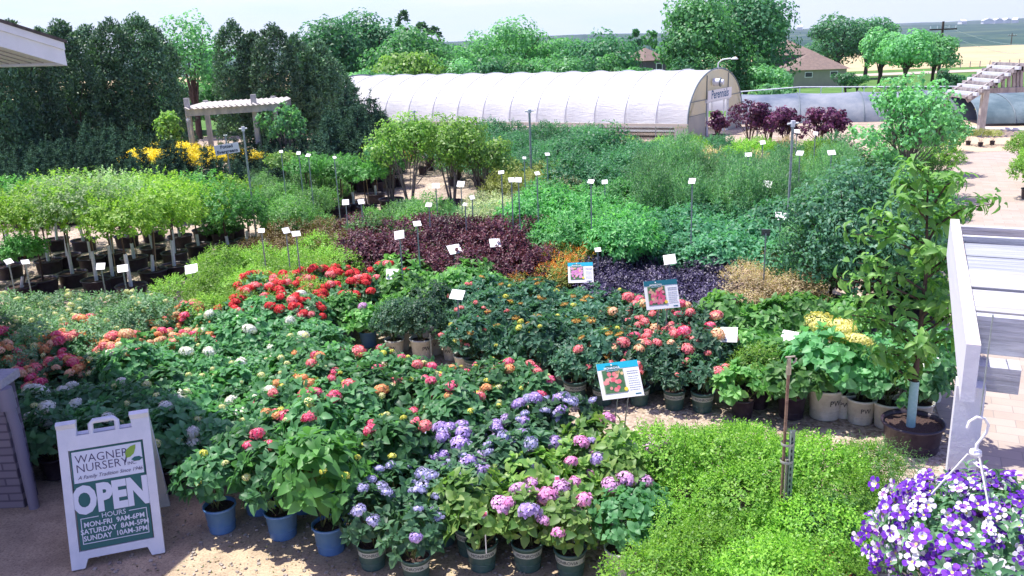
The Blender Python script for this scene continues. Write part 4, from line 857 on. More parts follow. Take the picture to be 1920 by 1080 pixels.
B('pine', [(400,330),(640,300),(640,255),(500,262)], 1.1, 1.1, 'dark conifer behind the leafy green shrubs', 'conifers at centre left')
B('fine', [(-10,375),(120,372),(330,350),(-10,335)], .8, .75, 'grey green low shrub behind the standards', 'low shrubs behind the standards')
B('fine', [(380,360),(520,350),(540,318),(360,325)], .8, .85, 'low green shrub under the evergreens sign', 'low shrubs under the sign')
B('gold', [(270,318),(330,318),(500,290),(300,288)], .85, 1.0, 'flat topped gold juniper', 'gold junipers', alt=lambda r, c, nr, nc: dict(key='gold2', desc='flat topped green juniper') if r == nr-1 else None)
B('gold', [(700,306),(745,303),(745,298),(700,298)], .85, .8, 'small gold juniper left of the birches', 'gold junipers by the birches', nrow=1)
# --- right
B('heart', [(1600,690),(1750,690),(1700,640),(1600,640)], .58, .48, 'heart leaved green hydrangea in white pot', 'heart leaved hydrangeas')
B('ghyd', [(1400,690),(1480,690),(1480,580),(1370,590)], .60, .48, 'green hydrangea left of the straw headed one', 'green hydrangeas right')
B('ghyd', [(1520,600),(1610,610),(1600,575),(1530,575)], .60, .5, 'green hydrangea behind the straw headed one', 'green hydrangeas far right', nrow=1)
def one(key, px, py, label, **k):
    g = G(px, py); return place(key, g[0], g[1], label, k.pop('group', None), z0=terr(g[0], g[1]), **k)
FRONT = 'potted plants on the front edge'
one('mop', 418, 992, 'hydrangea in blue pot at the far left of the front edge, one bloom hanging low', nh=(5,5), scale=.98)
one('mop', 532, 1003, 'hydrangea in blue pot, second from the left on the front edge', nh=(3,3), scale=1.0)
one('bigleaf', 622, 1030, 'large leaved bright green hydrangea in blue pot on the front edge')
one('lcap', 700, 1060, 'lacecap hydrangea in banded green pot just right of the last blue pot', nh=(4,5), scale=.95)
one('lcap', 782, 1085, 'lacecap hydrangea in banded pot, lowest one at the bottom edge', nh=(5,6), scale=.95)
one('ygmop', 905, 1062, 'yellow green leafed hydrangea in banded pot on the front edge', nh=(1,1))
one('pmop', 990, 1062, 'hydrangea with big pink and violet heads in banded pot on the front edge', nh=(5,6), hs=1.2)
one('pmop', 1070, 1075, 'lilac hydrangea at the bottom edge beside the first white pot', nh=(2,3))
one('heart', 1165, 1075, 'green plant in white lettered pot at the bottom edge', scale=.9)
one('heart', 1200, 1040, 'green plant in white lettered pot just behind the bottom one', scale=.9)
one('lcap', 870, 1000, 'lacecap hydrangea in banded pot behind the front edge', nh=(6,7))
one('bigleaf', 655, 640, 'yellow green hydrangea in grey blue pot at the gravel gap', pot='grey', scale=.75, nh=(0,0))
one('ghyd', 692, 648, 'hydrangea with one lilac head in pale blue pot at the gravel gap', pot='blue', nh=(1,1), scale=.9)
one('slate', 752, 655, 'grey green hydrangea in white lettered pot, left one at the gravel gap')
one('slate', 812, 662, 'grey green hydrangea in white lettered pot, right one at the gravel gap')
one('spink', 872, 670, 'dark hydrangea in white pot behind a grey tag at the gravel gap')
one('spink', 925, 672, 'dark hydrangea in white lettered pot at the right end of the gravel gap')
one('rust', 1032, 690, 'dark hydrangea in banded green pot by the gravel, left one', nh=(1,2))
one('rust', 1070, 693, 'dark hydrangea in banded green pot by the gravel, right one', nh=(1,2))
one('corals', 1122, 705, 'small coral hydrangea just left of the info board top', nh=(3,3))
one('corals', 1232, 728, 'small dark hydrangea in green pot right of the big info board, left one', nh=(0,0))
one('corals', 1268, 738, 'small dark hydrangea in green pot right of the big info board, front one', nh=(1,1))
one('corals', 1306, 722, 'small hydrangea with coral heads in green pot by the gravel', nh=(3,4))
one('corals', 1354, 748, 'nearly bare white lettered pot holding a price card stake', pot='white', nh=(0,0), scale=.8)
one('lime', 1420, 762, 'bright green shrub in black pot right of the white card pot', scale=.95)
one('lime', 1478, 768, 'bright green shrub in black pot beside the standpipe', scale=.85, pot='grey')
one('ytop', 1545, 780, 'hydrangea with large straw yellow domed heads in white lettered pot', scale=1.3, hs=.85)
one('heart', 1612, 790, 'green hydrangea in white lettered pot, first right of the straw headed one', scale=1.05)
one('heart', 1662, 798, 'green hydrangea in white lettered pot, second right of the straw headed one', scale=1.05)
one('heart', 1718, 798, 'green hydrangea in white lettered pot behind the teal guarded trunk', scale=1.05)
one('lime', 330, 600, 'small green shrub in white lettered pot in front of the standard trees', pot='white', scale=.95)
one('lime', 385, 600, 'lime shrub in cream pot with a white card', pot='white', scale=.8)
one('weig', 1375, 588, 'dark violet shrub in grey pot beside the pink beige ones', pot='grey')
one('vari', 1395, 600, 'beige shrub in white pot at the front of the variegated block')
one('cedarp', 1638, 975, 'small feathery juniper between the lime spireas and the petunias', scale=.95)
one('mids', 1560, 1075, 'tomato like leafy plant beside the bottom right basket', scale=.7, pot='black')
one('cedarp', 1600, 1085, 'low fine leaved plant at the bottom edge left of the petunias', scale=.8)
one('fine', 1500, 1085, 'fine leaved green plant at the foot of the standpipe', scale=.8)
for i, (px, py) in enumerate(((1690,470),(1735,480),(1700,440),(1770,455),(1725,520),(1745,560))):
    one('dkg' if i % 2 else 'mids', px, py, 'leafy shrub in black pot beside the paved path, %s of six from the back' % ORD[[2,3,0,1,4,5][i]], group='shrubs beside the path', scale=.85)
for i, (px, py) in enumerate(((1640,372),(1700,385),(1745,372),(1765,345),(1720,345),(1660,345),(1770,305),(1730,300),(1690,305),(1740,272),(1785,285))):
    one('mids' if i % 3 else 'hedge', px, py, 'green shrub at the path edge under the airy tree, %s of eleven' % ORD[i], group='shrubs under the airy tree', scale=1.0)
for i, (px, py) in enumerate(((1912,318),(1930,310),(1945,350),(1925,372),(1950,335))):
    one('hedge', px, py, 'green potted shrub right of the path at the photo edge', group='shrubs right of the path', scale=1.0)
for i, (px, py) in enumerate(((1815,272),(1838,275),(1860,272),(1845,228))):
    one('gold2' if i < 3 else 'gold', px, py, ['yellow green potted plant at the foot of the gate post, left','yellow green potted plant at the foot of the gate post, middle','reddish potted plant right of the gate post','golden plant in black pot behind the gate post'][i], scale=.6)
# --- blue spruce and small conifers
def conifer(px, py, hpx, mat, label, name='potted_spruce', wr=.42, pot='black', n=700, L=.09, Wn=.28, cat='spruce'):
    g = G(px, py); x, y = g[0], g[1]; h = zat(x, y, py-hpx)-terr(x, y); rng = np.random.default_rng(int(px*3+py))
    t = thing(name, label, cat, (x, y, terr(x, y))); pme, ph, sub = POT[pot]; obj('pot', pme, t)
    H_ = h-ph; tiers = 9; Ps = []; As = []
    for i in range(tiers):
        u = i/tiers; rr = H_*wr*(1-u)+.03; nb = max(5, int(12*(1-u))+3)
        for j in range(nb):
            a = j*2*PI/nb+i*1.3+rng.normal(0, .2)
            for q in range(5):
                f = (q+1)/5; Ps.append((math.cos(a)*rr*f, math.sin(a)*rr*f, ph+H_*(.06+.86*u)+rr*f*.25)); As.append((math.cos(a), math.sin(a), .45))
    Ps.append((0, 0, ph+H_*.95)); As.append((0, 0, 1)); Ps.append((0, 0, ph+H_*.86)); As.append((0, 0, 1))
    P = np.array(Ps)+rng.normal(0, .012, (len(Ps), 3)); A = np.array(As)
    V, Q = shoots(rng, P, A, .12, 10, L, Wn, .25, .7, 'dia', 0, .2)
    V2, Q2 = stick(np.array([[0, 0, ph*.8]]), np.array([[0, 0, h*.95]]), .02)
    V, Q, M = merge([(V, Q, 0), (V2, Q2, 1)]); obj('foliage', npmesh('foliage', V, Q, [mat, BARK], M), t); return t
conifer(205, 372, 62, M_BSPR, 'silvery blue spruce among the dark potted conifers at left')
for i, (px, py, hp) in enumerate(((22,350,68),(48,340,62),(78,345,52),(103,338,66),(120,350,40),(147,345,82),(190,335,58),(240,335,52),(258,350,50),(172,350,50),(290,345,46),(340,345,50))):
    conifer(px, py, hp, M_CONI, 'dark narrow weeping conifer, %s of the twelve dark spires at left' % ORD[[0,1,2,3,4,5,7,8,9,6,10,11][i]], 'weeping_conifer', wr=.22, n=400, L=.10, cat='conifer')
# --- standard (lollipop) trees at left
def standard(px, py, pyc, hwpx, mat, label, pot='tub', guard=True, name='standard_tree', tr=.018, lean=0, n=150, L=.07, hr=.66, tag_=False, group='standard trees in black tubs', kind='oval'):
    g = G(px, py); x, y = g[0], g[1]; zg = terr(x, y); zc = zat(x, y, pyc)-zg; R = hwpx/FPX*y*1.03; rng = np.random.default_rng(int(px*5+py))
    t = thing(name, label, 'tree', (x, y, zg), 0, group); pme, ph, sub = POT[pot]; p = obj('pot', pme, t, (0,0,0), (0,0,rng.uniform(0,6)), min(.8, R*.8/.5+.2))
    ph *= min(.8, R*.8/.5+.2); dx = rng.normal(0, .04); dy = rng.normal(0, .04)
    mb = MB(); mb.tube([(0,0,ph*.8),(dx,dy,zc*.55),(dx*1.3,dy,zc)], [tr*1.2, tr, tr*.8], 7); mb.build('trunk', BARK, t)
    if guard: mb = MB(); f = rng.uniform(.4, .62); mb.tube([(0,0,ph*.84),(dx*f,dy*f,zc*f)], tr*1.9, 9, cap=False); mb.build('trunk_guard', GUARD, t)
    if rng.uniform() < .4: mb = MB(); mb.tube([(.06,.03,ph*.8),(.05+dx,.03,zc*.9)], .008, 5); mb.build('stake', pm('stake_wood', (.42,.30,.18), .8), t)
    P, A = dome(rng, n, (dx, dy, zc+R*.12), (R*1.1, R*1.1, R*hr), -.7, 1, .45, 1.05, .7, .15)
    V, Q = shoots(rng, P, A, .10, 7, L, .55, .2, .9, kind, .2); s0 = np.tile([[dx, dy, zc*.9]], (14, 1)); V2, Q2 = stick(s0, P[:14]*np.array([.8,.8,1]), .007)
    V, Q, M = merge([(V, Q, 0), (V2, Q2, 1)]); obj('crown', npmesh('crown', V, Q, [mat, BARK], M), t); return t
M_STD = g3((.10,.22,.02),(.19,.36,.03),(.33,.48,.06),'leaf_standard'); M_STDP = g3((.12,.25,.05),(.22,.36,.10),(.42,.50,.22),'leaf_standard_pale'); M_STDD = g3((.05,.15,.03),(.08,.24,.04),(.14,.34,.07),'leaf_standard_dark')
ST = [(85,548,405,62,M_STD,'full lime crown, brown stem'),(185,548,392,70,M_STDP,'pale tipped crown, front row'),(250,560,420,52,M_STD,'rounded lime crown, front row centre'),(330,520,405,64,M_STD,'broad lime crown above the small white pot'),
 (20,520,408,50,M_STD,'lime crown at the photo edge'),(45,560,470,30,M_STDD,'small low green crown'),(130,500,385,60,M_STDP,'pale crown behind the front row'),(215,495,378,58,M_STDP,'cream tipped crown, middle row'),
 (290,485,380,56,M_STD,'lime crown, middle row'),(375,480,395,54,M_STD,'lime crown at the right of the middle row'),(430,478,388,54,M_STDD,'deeper green crown'),(465,470,402,44,M_STDD,'green crown at the right end'),
 (60,480,380,50,M_STDD,'green crown, back row left'),(340,462,372,52,M_STD,'lime crown, back row'),(160,470,370,52,M_STD,'lime crown, back row centre'),(420,455,425,26,M_STDD,'small low crown before the bronze shrubs'),
 (-25,540,400,55,M_STD,'crown cut by the photo edge'),(140,535,395,50,M_STD,'lime crown between the two front pale ones'),(215,540,400,48,M_STD,'lime crown, second of the front row from right'),(290,530,405,50,M_STD,'lime crown tucked behind the broad one'),
 (95,510,390,52,M_STDP,'cream crown behind the full lime one'),(175,505,385,50,M_STD,'bright crown in the middle of the group'),(255,505,385,54,M_STDP,'cream crown in the middle of the group'),(330,495,385,54,M_STD,'bright crown, right part of the middle'),
 (20,490,385,54,M_STDD,'green crown, middle row far left'),(110,468,372,52,M_STD,'lime crown, back row left part'),(240,462,368,54,M_STDP,'pale crown, back row'),(290,452,366,52,M_STD,'lime crown, last of the back row'),(385,450,370,50,M_STDD,'green crown, back row right'),(440,446,374,46,M_STD,'lime crown, back row right end')]
for i, (px, py, pc, hw, m, d) in enumerate(ST):
    standard(px, py, pc+2, hw*1.15, m, 'standard tree with %s, trunk in black tub' % d, guard=(i != 0), n=380 if i < 4 else 300, L=.085)
for i, (px, py, pc, hw) in enumerate(((540,408,305,26),(585,412,316,34),(612,400,322,32),(640,405,325,36),(665,398,320,32),(690,405,330,34),(600,380,308,30),(650,378,310,32),(706,380,322,28))):
    standard(px, py, pc, hw, M_STDD if i else M_YG, 'dark green standard tree on bare trunk, %s of the nine in the centre left group' % ORD[i], pot='tub', guard=i % 2 == 0, n=150, L=.10, group='dark green standard trees', hr=.42)
# --- multi stemmed birches
def airy(px, py, pyt, hwpx, mat, label, name='birch_tree', n=4200, L=.075, lobes=40, bark=None, pot='tub', zlow=.35, stems=4, W=.7, cat='tree', group=None, lobe_r=.3, kind='dia'):
    g = G(px, py); x, y = g[0], g[1]; zg = terr(x, y); h = zat(x, y, pyt)-zg; R = hwpx/FPX*y*1.03; t = thing(name, label, cat, (x, y, zg), 0, group)
    if pot: obj('pot', POT[pot][0], t)
    me, LC = crown(int(px*3+pyt), R, h*zlow, h, n, L, W, lobes, mat, lobe_r=lobe_r, droop=.25, kind=kind); obj('crown', me, t); rr = random.Random(int(px)); mb = MB()
    for k_ in range(stems):
        a = k_*2*PI/stems+rr.random(); r0 = .05 if stems > 1 else 0; r1 = R*.4 if stems > 1 else R*.05
        pts = [(r0*math.cos(a), r0*math.sin(a), .2 if pot else 0), (r1*.5*math.cos(a), r1*.5*math.sin(a), h*.45), (r1*math.cos(a), r1*math.sin(a), h*.85)]
        mb.tube(pts, [.03, .022, .008] if stems > 1 else [.05,.035,.012], 6)
    for k_ in range(len(LC)):
        e = LC[k_]; s = max(.25*h, e[2]-.35*h*rr.uniform(.5, 1)); f = .25 if stems > 1 else .02
        mb.tube([(e[0]*f, e[1]*f, s), (e[0]*.6, e[1]*.6, (s+e[2])/2+.05), tuple(e)], [.014, .009, .004], 4, cap=False)
    mb.build('trunk', bark or GREYBARK, t); return t
airy(770, 402, 218, 82, M_TREED, 'yellow green multi stemmed birch, left one of the three in the middle', bark=GREYBARK)
airy(850, 400, 216, 84, M_TREED, 'yellow green multi stemmed birch, middle one of the three', bark=GREYBARK)
airy(905, 395, 255, 66, M_YG, 'yellow green multi stemmed birch, right one of the three', bark=GREYBARK)
airy(735, 395, 262, 40, M_TREEC, 'smaller green birch at the left of the birch group')
airy(1140, 350, 240, 52, M_TREEA, 'dense deep green small tree before the greenhouse', 'small_tree', n=3000, L=.08, zlow=.1, lobe_r=.4)
airy(1100, 365, 262, 45, M_TREEA, 'dense deep green small tree left of the other before the greenhouse', 'small_tree', n=2600, L=.08, zlow=.1, lobe_r=.4)
airy(540, 330, 195, 48, M_TREEC, 'airy young tree growing up through the right side of the pergola', 'young_tree', n=900, L=.12, stems=3, lobes=34, lobe_r=.22)
airy(330, 335, 205, 24, M_TREED, 'slim young green tree left of the pergola posts', 'young_tree', n=700, L=.12, stems=2)
airy(1690, 372, 128, 108, M_TREEC, 'large airy pale green tree with many thin upright branches by the path', 'airy_tree', n=4000, L=.10, lobes=150, stems=6, zlow=.12, lobe_r=.135, pot=None)
airy(1745, 330, 190, 62, M_TREEB, 'smaller airy green tree right of the large airy one', 'airy_tree', n=2200, L=.10, lobes=46, stems=3, zlow=.1, lobe_r=.24, pot=None)
for i, (px, py, pt, hw, d) in enumerate(((1405,285,186,32,'tallest purple maple beside the greenhouse end'),(1440,285,196,30,'purple maple, second from the greenhouse'),(1472,282,205,28,'reddish purple maple in the middle'),(1535,282,202,34,'purple maple, second from the right'),(1562,282,205,20,'slim upright purple maple at the right'),(1345,268,212,14,'small purple plant seen in the greenhouse doorway'))):
    airy(px, py, pt-4, hw*1.35, M_MAPLE, d, 'purple_maple', n=1300, L=.10, stems=3, lobes=26, lobe_r=.26, zlow=.2, group='purple maples', bark=BARK)
# --- dense evergreen and young cherry at right
airy(1600, 618, 300, 165, M_DARK, 'big dense dark evergreen shrub left of the young cherry', 'evergreen_tree', n=20000, L=.066, W=.55, lobes=150, zlow=.06, stems=2, lobe_r=.22, pot='tub', bark=BARK)
airy(1545, 600, 352, 88, M_FEATH, 'fine green evergreen at the left flank of the big dark one', 'evergreen_tree', n=8000, L=.06, W=.4, lobes=60, zlow=.08, stems=2, lobe_r=.26, bark=BARK)
airy(1700, 560, 395, 72, M_MID, 'leafy green shrub tree behind the young cherry', 'evergreen_tree', n=3000, L=.07, lobes=40, zlow=.1, stems=3, lobe_r=.28, bark=BARK)
g = G(1703, 842); cx_, cy_ = g[0], g[1]; ct = thing('cherry_tree', 'young cherry tree with big drooping bright leaves and a teal trunk guard', 'tree', (cx_, cy_, 0)); zt = zat(cx_, cy_, 305)
obj('pot', POT['tub'][0], ct, (.05,.05,0), None, .9); mb = MB()
mb.tube([(0,0,.2),(.0,.01,zt*.35),(.01,.02,zt*.62),(-.06,.05,zt*.97)], [.034,.03,.02,.008], 8); rng = np.random.default_rng(5); Ps = []; As = []
BRN = [(.30,-.42,0),(.34,.45,.1),(.40,-.62,.2),(.45,.50,-.2),(.50,-.75,-.1),(.56,.55,.1),(.62,-.70,.2),(.68,.42,-.2),(.74,-.85,0),(.80,.30,.2),(.86,-.50,-.2),(.92,.25,0),(.97,-.25,.1),(.36,-.2,-.45),(.52,.1,-.5),(.70,-.15,-.5),(.60,.2,.45),(.26,-.5,.1),(.28,.3,.3),(.44,-.9,.1),(.48,.75,.1),(.58,-.95,-.1),(.66,.7,.1),(.78,-.6,.3),(.84,.55,-.2),(.90,-.3,.3)]
for f, dx, dy in BRN:
    s = Vector((0, .02, zt*f*.93)); L2 = .92; e = Vector((dx*L2, dy*.8, zt*f*.93+.28)); m_ = s.lerp(e, .5)+Vector((0,0,.08)); mb.tube([s, m_, e], [.014,.009,.004], 5)
    for q in range(15):
        u = .12+.88*q/14; p = s.lerp(e, u)+Vector((0,0,.08*math.sin(PI*u))); Ps.append(p); As.append((e-s).normalized()+Vector((0,0,.3)))
P = np.array([tuple(p) for p in Ps]); A = np.array([tuple(p) for p in As]); V, Q = shoots(rng, P+rng.normal(0, .03, P.shape), A+rng.normal(0, .35, A.shape), .06, 3, .135, .46, -.5, .5, 'oval', .5, .15)
mb.build('trunk', BARK, ct); obj('crown', npmesh('crown', V, Q, [M_CHERRY]), ct); mb = MB(); mb.tube([(0,0,.25),(0,.01,zat(cx_,cy_,715))], .046, 12, cap=False); mb.build('trunk_guard', pm('teal_guard', (.25,.46,.46), .4, noise=(.30,.50,.52)), ct)
mb = MB(); mb.lathe([(.36,0),(.36,.34),(.35,.34),(.35,0)], 20); mb.build('wire_cage', pm('cage_dark', (.05,.05,.08), .6), ct) if False else None

for i, (px, py, pt, hw, m) in enumerate(((1640,520,395,46,M_MID),(1690,500,372,50,M_HEART),(1738,470,352,42,M_TREEB),(1650,450,345,46,M_TREEB),(1700,430,330,48,M_MID),(1755,410,318,34,M_MID),(1660,600,470,40,M_MID),(1725,610,500,42,M_HEART),(1590,400,268,50,M_FEATH),(1640,395,262,44,M_TREEB))):
    airy(px, py, pt, hw, m, 'leafy potted shrub tree between the dark evergreen and the paved path, %s of ten' % ORD[i], 'shrub_tree', n=1500, L=.085, lobes=26, zlow=.12, stems=3, lobe_r=.3, pot='big', cat='shrub', group='shrub trees beside the path')
# ================================================================== SIGNS
def cardsign(px, py, pyb, wpx, where, tilt=.5, yaw=0, aspect=.95, back=False, roll=0, kind='price_sign'):
    """card centred at photo pixel px,py whose stake meets the ground at pixel row pyb"""
    g = G(px, py, 1.0 if py > 440 else (1.5 if py > 340 else 2.0)) if pyb < 590 else G(px+(pyb-py)*.03, pyb); x, y = g[0], g[1]; zc = zat(x, y, py)-terr(x, y); wd = wpx/FPX*y*1.05; hh = wd*aspect
    t = thing(kind, ('grey back of a small sign ' if back else 'small white card sign ')+where, 'sign', (x, y, terr(x, y)), -math.atan2(x, y)+yaw+(PI if back else 0), 'white price cards on stakes' if not back else 'signs seen from behind')
    R = Matrix.Rotation(-tilt, 3, 'X') @ Matrix.Rotation(roll, 3, 'Y')
    mb = MB(); mb.box((0, -.012, zc), (wd, .006, hh), 0, R)
    for i in range(3):
        c_ = R @ Vector((-.05*wd*i, -.0045, hh*(.25-.22*i))); mb.box(Vector((0,-.012,zc))+c_, (wd*(.7-.12*i), .001, hh*.045), 1, R)
    mb.build('card', [CARD if not back else GREYP, GREYT if back else pm('faint_print', (.62,.63,.62), .6)], t); mb = MB(); mb.beam((0, 0, -.02), (0, .004, zc-.01), .022*max(1, y/20), .008*max(1, y/20)); mb.build('stake', STEEL, t)
CS = [(749,440,500,18,'in the purple ninebarks, left one'),(852,467,548,24,'above the fresh green hydrangeas'),(928,455,540,20,'in the purple ninebarks, right one'),(740,514,600,23,'beside the red hydrangeas on the right'),
(861,552,680,25,'on a tall stake by the small pink hydrangeas'),(370,504,598,22,'in the lime shrub pot at left'),(536,432,470,13,'in the bronze shrubs, middle of three'),(555,438,475,15,'in the bronze shrubs, right of three'),(490,432,470,11,'in the bronze shrubs, left of three'),
(1251,486,590,22,'in the dark violet weigelas'),(1359,627,745,32,'in the nearly bare white pot'),(1471,631,735,30,'left of the straw headed hydrangea'),(1464,405,475,19,'in the yellow shrub below the mounded ones'),(1438,345,400,16,'between feathery and mounded shrubs'),
(1121,468,510,11,'right of the orange spireas'),(230,503,575,18,'among the standard trees, with teal print'),(189,499,570,15,'among the standard trees, centre'),(47,491,560,13,'among the standard trees, second from left'),(16,490,560,13,'among the standard trees at the photo edge'),
(677,378,430,11,'left of the leafy green shrubs, right of a pair'),(648,379,430,12,'left of the leafy green shrubs, left of a pair'),(804,384,430,11,'in the fine olive shrubs, left'),(872,383,420,7,'in the fine olive shrubs, centre'),(885,370,410,9,'over the fine olive shrubs'),(782,419,440,14,'lying low behind the ninebarks'),
(817,348,395,13,'at the foot of the middle birch'),(864,345,395,13,'right of the middle birch foot'),(940,323,360,10,'right of the birches'),(1007,325,370,9,'below the yellow olive shrubs'),(959,337,380,11,'over the cream variegated shrubs, left'),(972,337,380,11,'over the cream variegated shrubs, right'),
(1108,340,370,11,'in the deep green shrubs, left'),(1134,341,372,10,'in the deep green shrubs, right'),(1298,339,380,12,'left edge of the feathery shrubs'),(1026,289,330,8,'top of the yellow olive shrubs'),(983,296,335,6,'left of the yellow olive shrubs'),
(1430,267,300,9,'in the lime shrubs behind the tall pole'),(1403,290,325,12,'at the left of the lime shrubs near the feathery ones'),(1500,287,325,12,'right of the tall pole in feathery shrubs'),(1494,246,285,9,'under the purple maples, left'),(1529,250,285,8,'under the purple maples, right'),(1559,286,330,13,'at the right of the lime shrubs'),
(527,284,330,6,'by the pergola right post'),(560,287,335,7,'right of the pergola, upper'),(578,291,335,8,'right of the pergola, lower'),(627,295,335,6,'in the conifers before the greenhouse'),(1735,460,520,18,'beside the path in front of the arbor'),(1726,680,790,34,'behind the young cherry trunk'),(1834,435,470,1,'')][:-1]
for i, (px, py, pb, w_, where) in enumerate(CS): cardsign(px, py, pb, w_, where, tilt=.72+.40*((i*37) % 10)/10, yaw=((i*53) % 11-5)*.06, roll=((i*29) % 9-4)*.05)
for px, py, pb, w_, where in ((765,600,650,26,'in the grey green hydrangeas, left'),(808,623,680,28,'at the gravel gap, middle'),(880,640,690,26,'at the gravel gap, right'),(1436,436,480,16,'under the blue green mounds'),(298,556,600,30,'left of the small white lettered pot')): cardsign(px, py, pb, w_, where, tilt=.5, back=True)
def smalltag(px, py, z, label, w_=.06, h_=.09, pink=True):
    g = G(px, py, z); t = thing('plant_tag', label, 'tag', (g[0], g[1], z)); R = Matrix.Rotation(-.5, 3, 'X')
    mb = MB(); mb.box((0,0,0), (w_, .004, h_), 0, R); c_ = R @ Vector((0,-.004,h_*.12)); mb.box(c_, (w_*.85, .003, h_*.6), 1, R); mb.build('card', [CARD, F_PINK if pink else LAWN], t)
    mb = MB(); mb.beam((0,.003,-h_*.5), (0,.01,-z+.25), .01, .004); mb.build('stake', GUARD, t)
smalltag(592,566,.62,'white and pink plant tag at the right front of the red hydrangeas', .09, .12)
smalltag(641,657,.78,'white and pink plant tag in the green hydrangeas above the gravel gap', .09, .12)
smalltag(908,966,.62,'small white tag at the right front among yellow green leaves', .05, .06)
smalltag(1045,905,.66,'white plant tag leaning among the lilac hydrangeas', .04, .12)
smalltag(1076,950,.6,'white upright tag beside the lilac heads near the front', .05, .08)
smalltag(1180,935,.55,'white tag at the right side of the lilac hydrangeas', .05, .08)
smalltag(1290,1015,.3,'white and green tag among the lime spireas near the bottom edge', .09, .11, False)
smalltag(1385,500,.7,'tilted tag at the pink beige shrubs', .07, .08)
# ------------------------------------------------------------------ info boards
CYAN = pm('board_cyan', (.02,.42,.55), .4); TEAL = pm('board_teal', (.02,.16,.20), .4); PLAQ = pm('plaque', (.03,.16,.16), .4); PGREEN = patchy('photo_green', (.03,.10,.05), (.14,.26,.12), 14); YDOT = pm('yellow_dot', (.80,.62,.06), .5)
def infoboard(px, py, pyb, wd, hh, yaw, lab, band, fl, tilt=.3, stand=True, seed=0, zoff=0):
    g = G(px, pyb); x, y = g[0], g[1]; zc = zat(x, y, py); t = thing('info_board', lab, 'sign', (x, y, 0), yaw-math.atan2(x, y)); R = Matrix.Rotation(-tilt, 3, 'X'); rr = random.Random(seed)
    def w2(u, v, o=0): return Vector((0,0,zc)) + R @ Vector((u*wd, -o, v*hh))
    def rect(mb, u0, v0, u1, v1, o, m): mb.box(w2((u0+u1)/2, (v0+v1)/2, o), ((u1-u0)*wd, .0016, (v1-v0)*hh), m, R)
    mb = MB(); mb.box(w2(0,0,-.004), (wd, .007, hh), 0, R); mb.build('panel', [CARD], t)
    mb = MB(); rect(mb, -.5, .32, .5, .5, .0018, 0); mb.build('header_band', band, t)
    mb = MB(); rect(mb, -.42, -.36, .12, .31, .0018, 0); rect(mb, -.40, -.34, .10, .29, .0036, 1)
    for i in range(46 if seed != 1 else 20):
        if seed == 1:
            a = rr.uniform(0, 6.28); q = math.sqrt(rr.random())*.24; u, v = -.19+q*math.cos(a)*.75, -.05+q*math.sin(a)
            m = 2
        else: u, v = rr.uniform(-.36, .07), rr.uniform(-.29, .24); m = 2 if rr.random() < .75 else 3
        s = rr.uniform(.035, .06); c = w2(u, v, .0055+rr.uniform(0, .0015)); n_ = 9
        mb.add([c + R @ Vector((wd*s*math.cos(2*PI*k/n_)*rr.uniform(.8, 1.1), 0, wd*s*math.sin(2*PI*k/n_))) for k in range(n_)], [tuple(range(n_))], m)
    if seed == 1:
        for i in range(7): c = w2(.0+rr.uniform(-.07,.07), .18+rr.uniform(-.05,.05), .0058); mb.add([c + R @ Vector((wd*.04*math.cos(2*PI*k/9), 0, wd*.04*math.sin(2*PI*k/9))) for k in range(9)], [tuple(range(9))], 3)
    mb.build('picture', [pm('thin_frame', (.5,.5,.4), .5), PGREEN, fl, F_PEACH], t)
    mb = MB(); rect(mb, -.30, .25, .0, .42, .0062, 0)
    Mt = Matrix.Translation(w2(-.15, .315, .0078)) @ R.to_4x4(); add_text(mb, 'MONROVIA', hh*.085, Mt, 1, offset=.0005); Mt = Matrix.Translation(w2(-.15, .265, .0078)) @ R.to_4x4(); add_text(mb, 'GROWN BEAUTIFULLY', hh*.033, Mt, 1)
    c = w2(-.15, .43, .008); mb.add([c + R @ Vector((wd*.022*math.cos(a), 0, wd*.022*math.sin(a))) for a in (0,.9,1.57,2.3,3.14,4.7)], [tuple(range(6))], 1); mb.build('plaque', [PLAQ, CARD], t)
    mb = MB(); v = .20
    for i in range(9):
        wl = rr.uniform(.22, .27) if i > 1 else rr.uniform(.24, .26); u = .19
        while u < .19+wl: s = rr.uniform(.02, .05); rect(mb, u, v, min(u+s, .46), v+(.022 if i < 2 else .012), .0018, 0); u += s+.008
        v -= .062 if i != 1 else .08
    rect(mb, .30, -.44, .44, -.41, .0018, 1); mb.build('small_print', [GREYT, TEAL], t)
    mb = MB(); c = w2(.10, -.27, .0075); mb.add([c + R @ Vector((wd*.048*math.cos(2*PI*k/14), 0, wd*.048*math.sin(2*PI*k/14))) for k in range(14)], [tuple(range(14))]); mb.build('yellow_badge', YDOT, t)
    for s in (-.13, .13): mb = MB(); mb.tube([w2(s, -.45, -.02), Vector((s*wd, .10, -.02))], .008, 6); mb.build('leg', STEEL, t)
    return t
infoboard(1163, 712, 840, .47, .40, .34, 'big info board with cyan band and coral flower picture by the gravel', CYAN, F_CORAL, seed=1, tilt=.62)
infoboard(1090, 511, 600, .40, .34, .05, 'info board with cyan band and pale pink flower picture before the weigelas', CYAN, F_PPINK, seed=2, tilt=.6)
infoboard(1239, 552, 700, .46, .38, .35, 'shaded info board with blue band and hot pink picture behind the coral hydrangeas', TEAL, F_PINK, seed=3, tilt=.42)
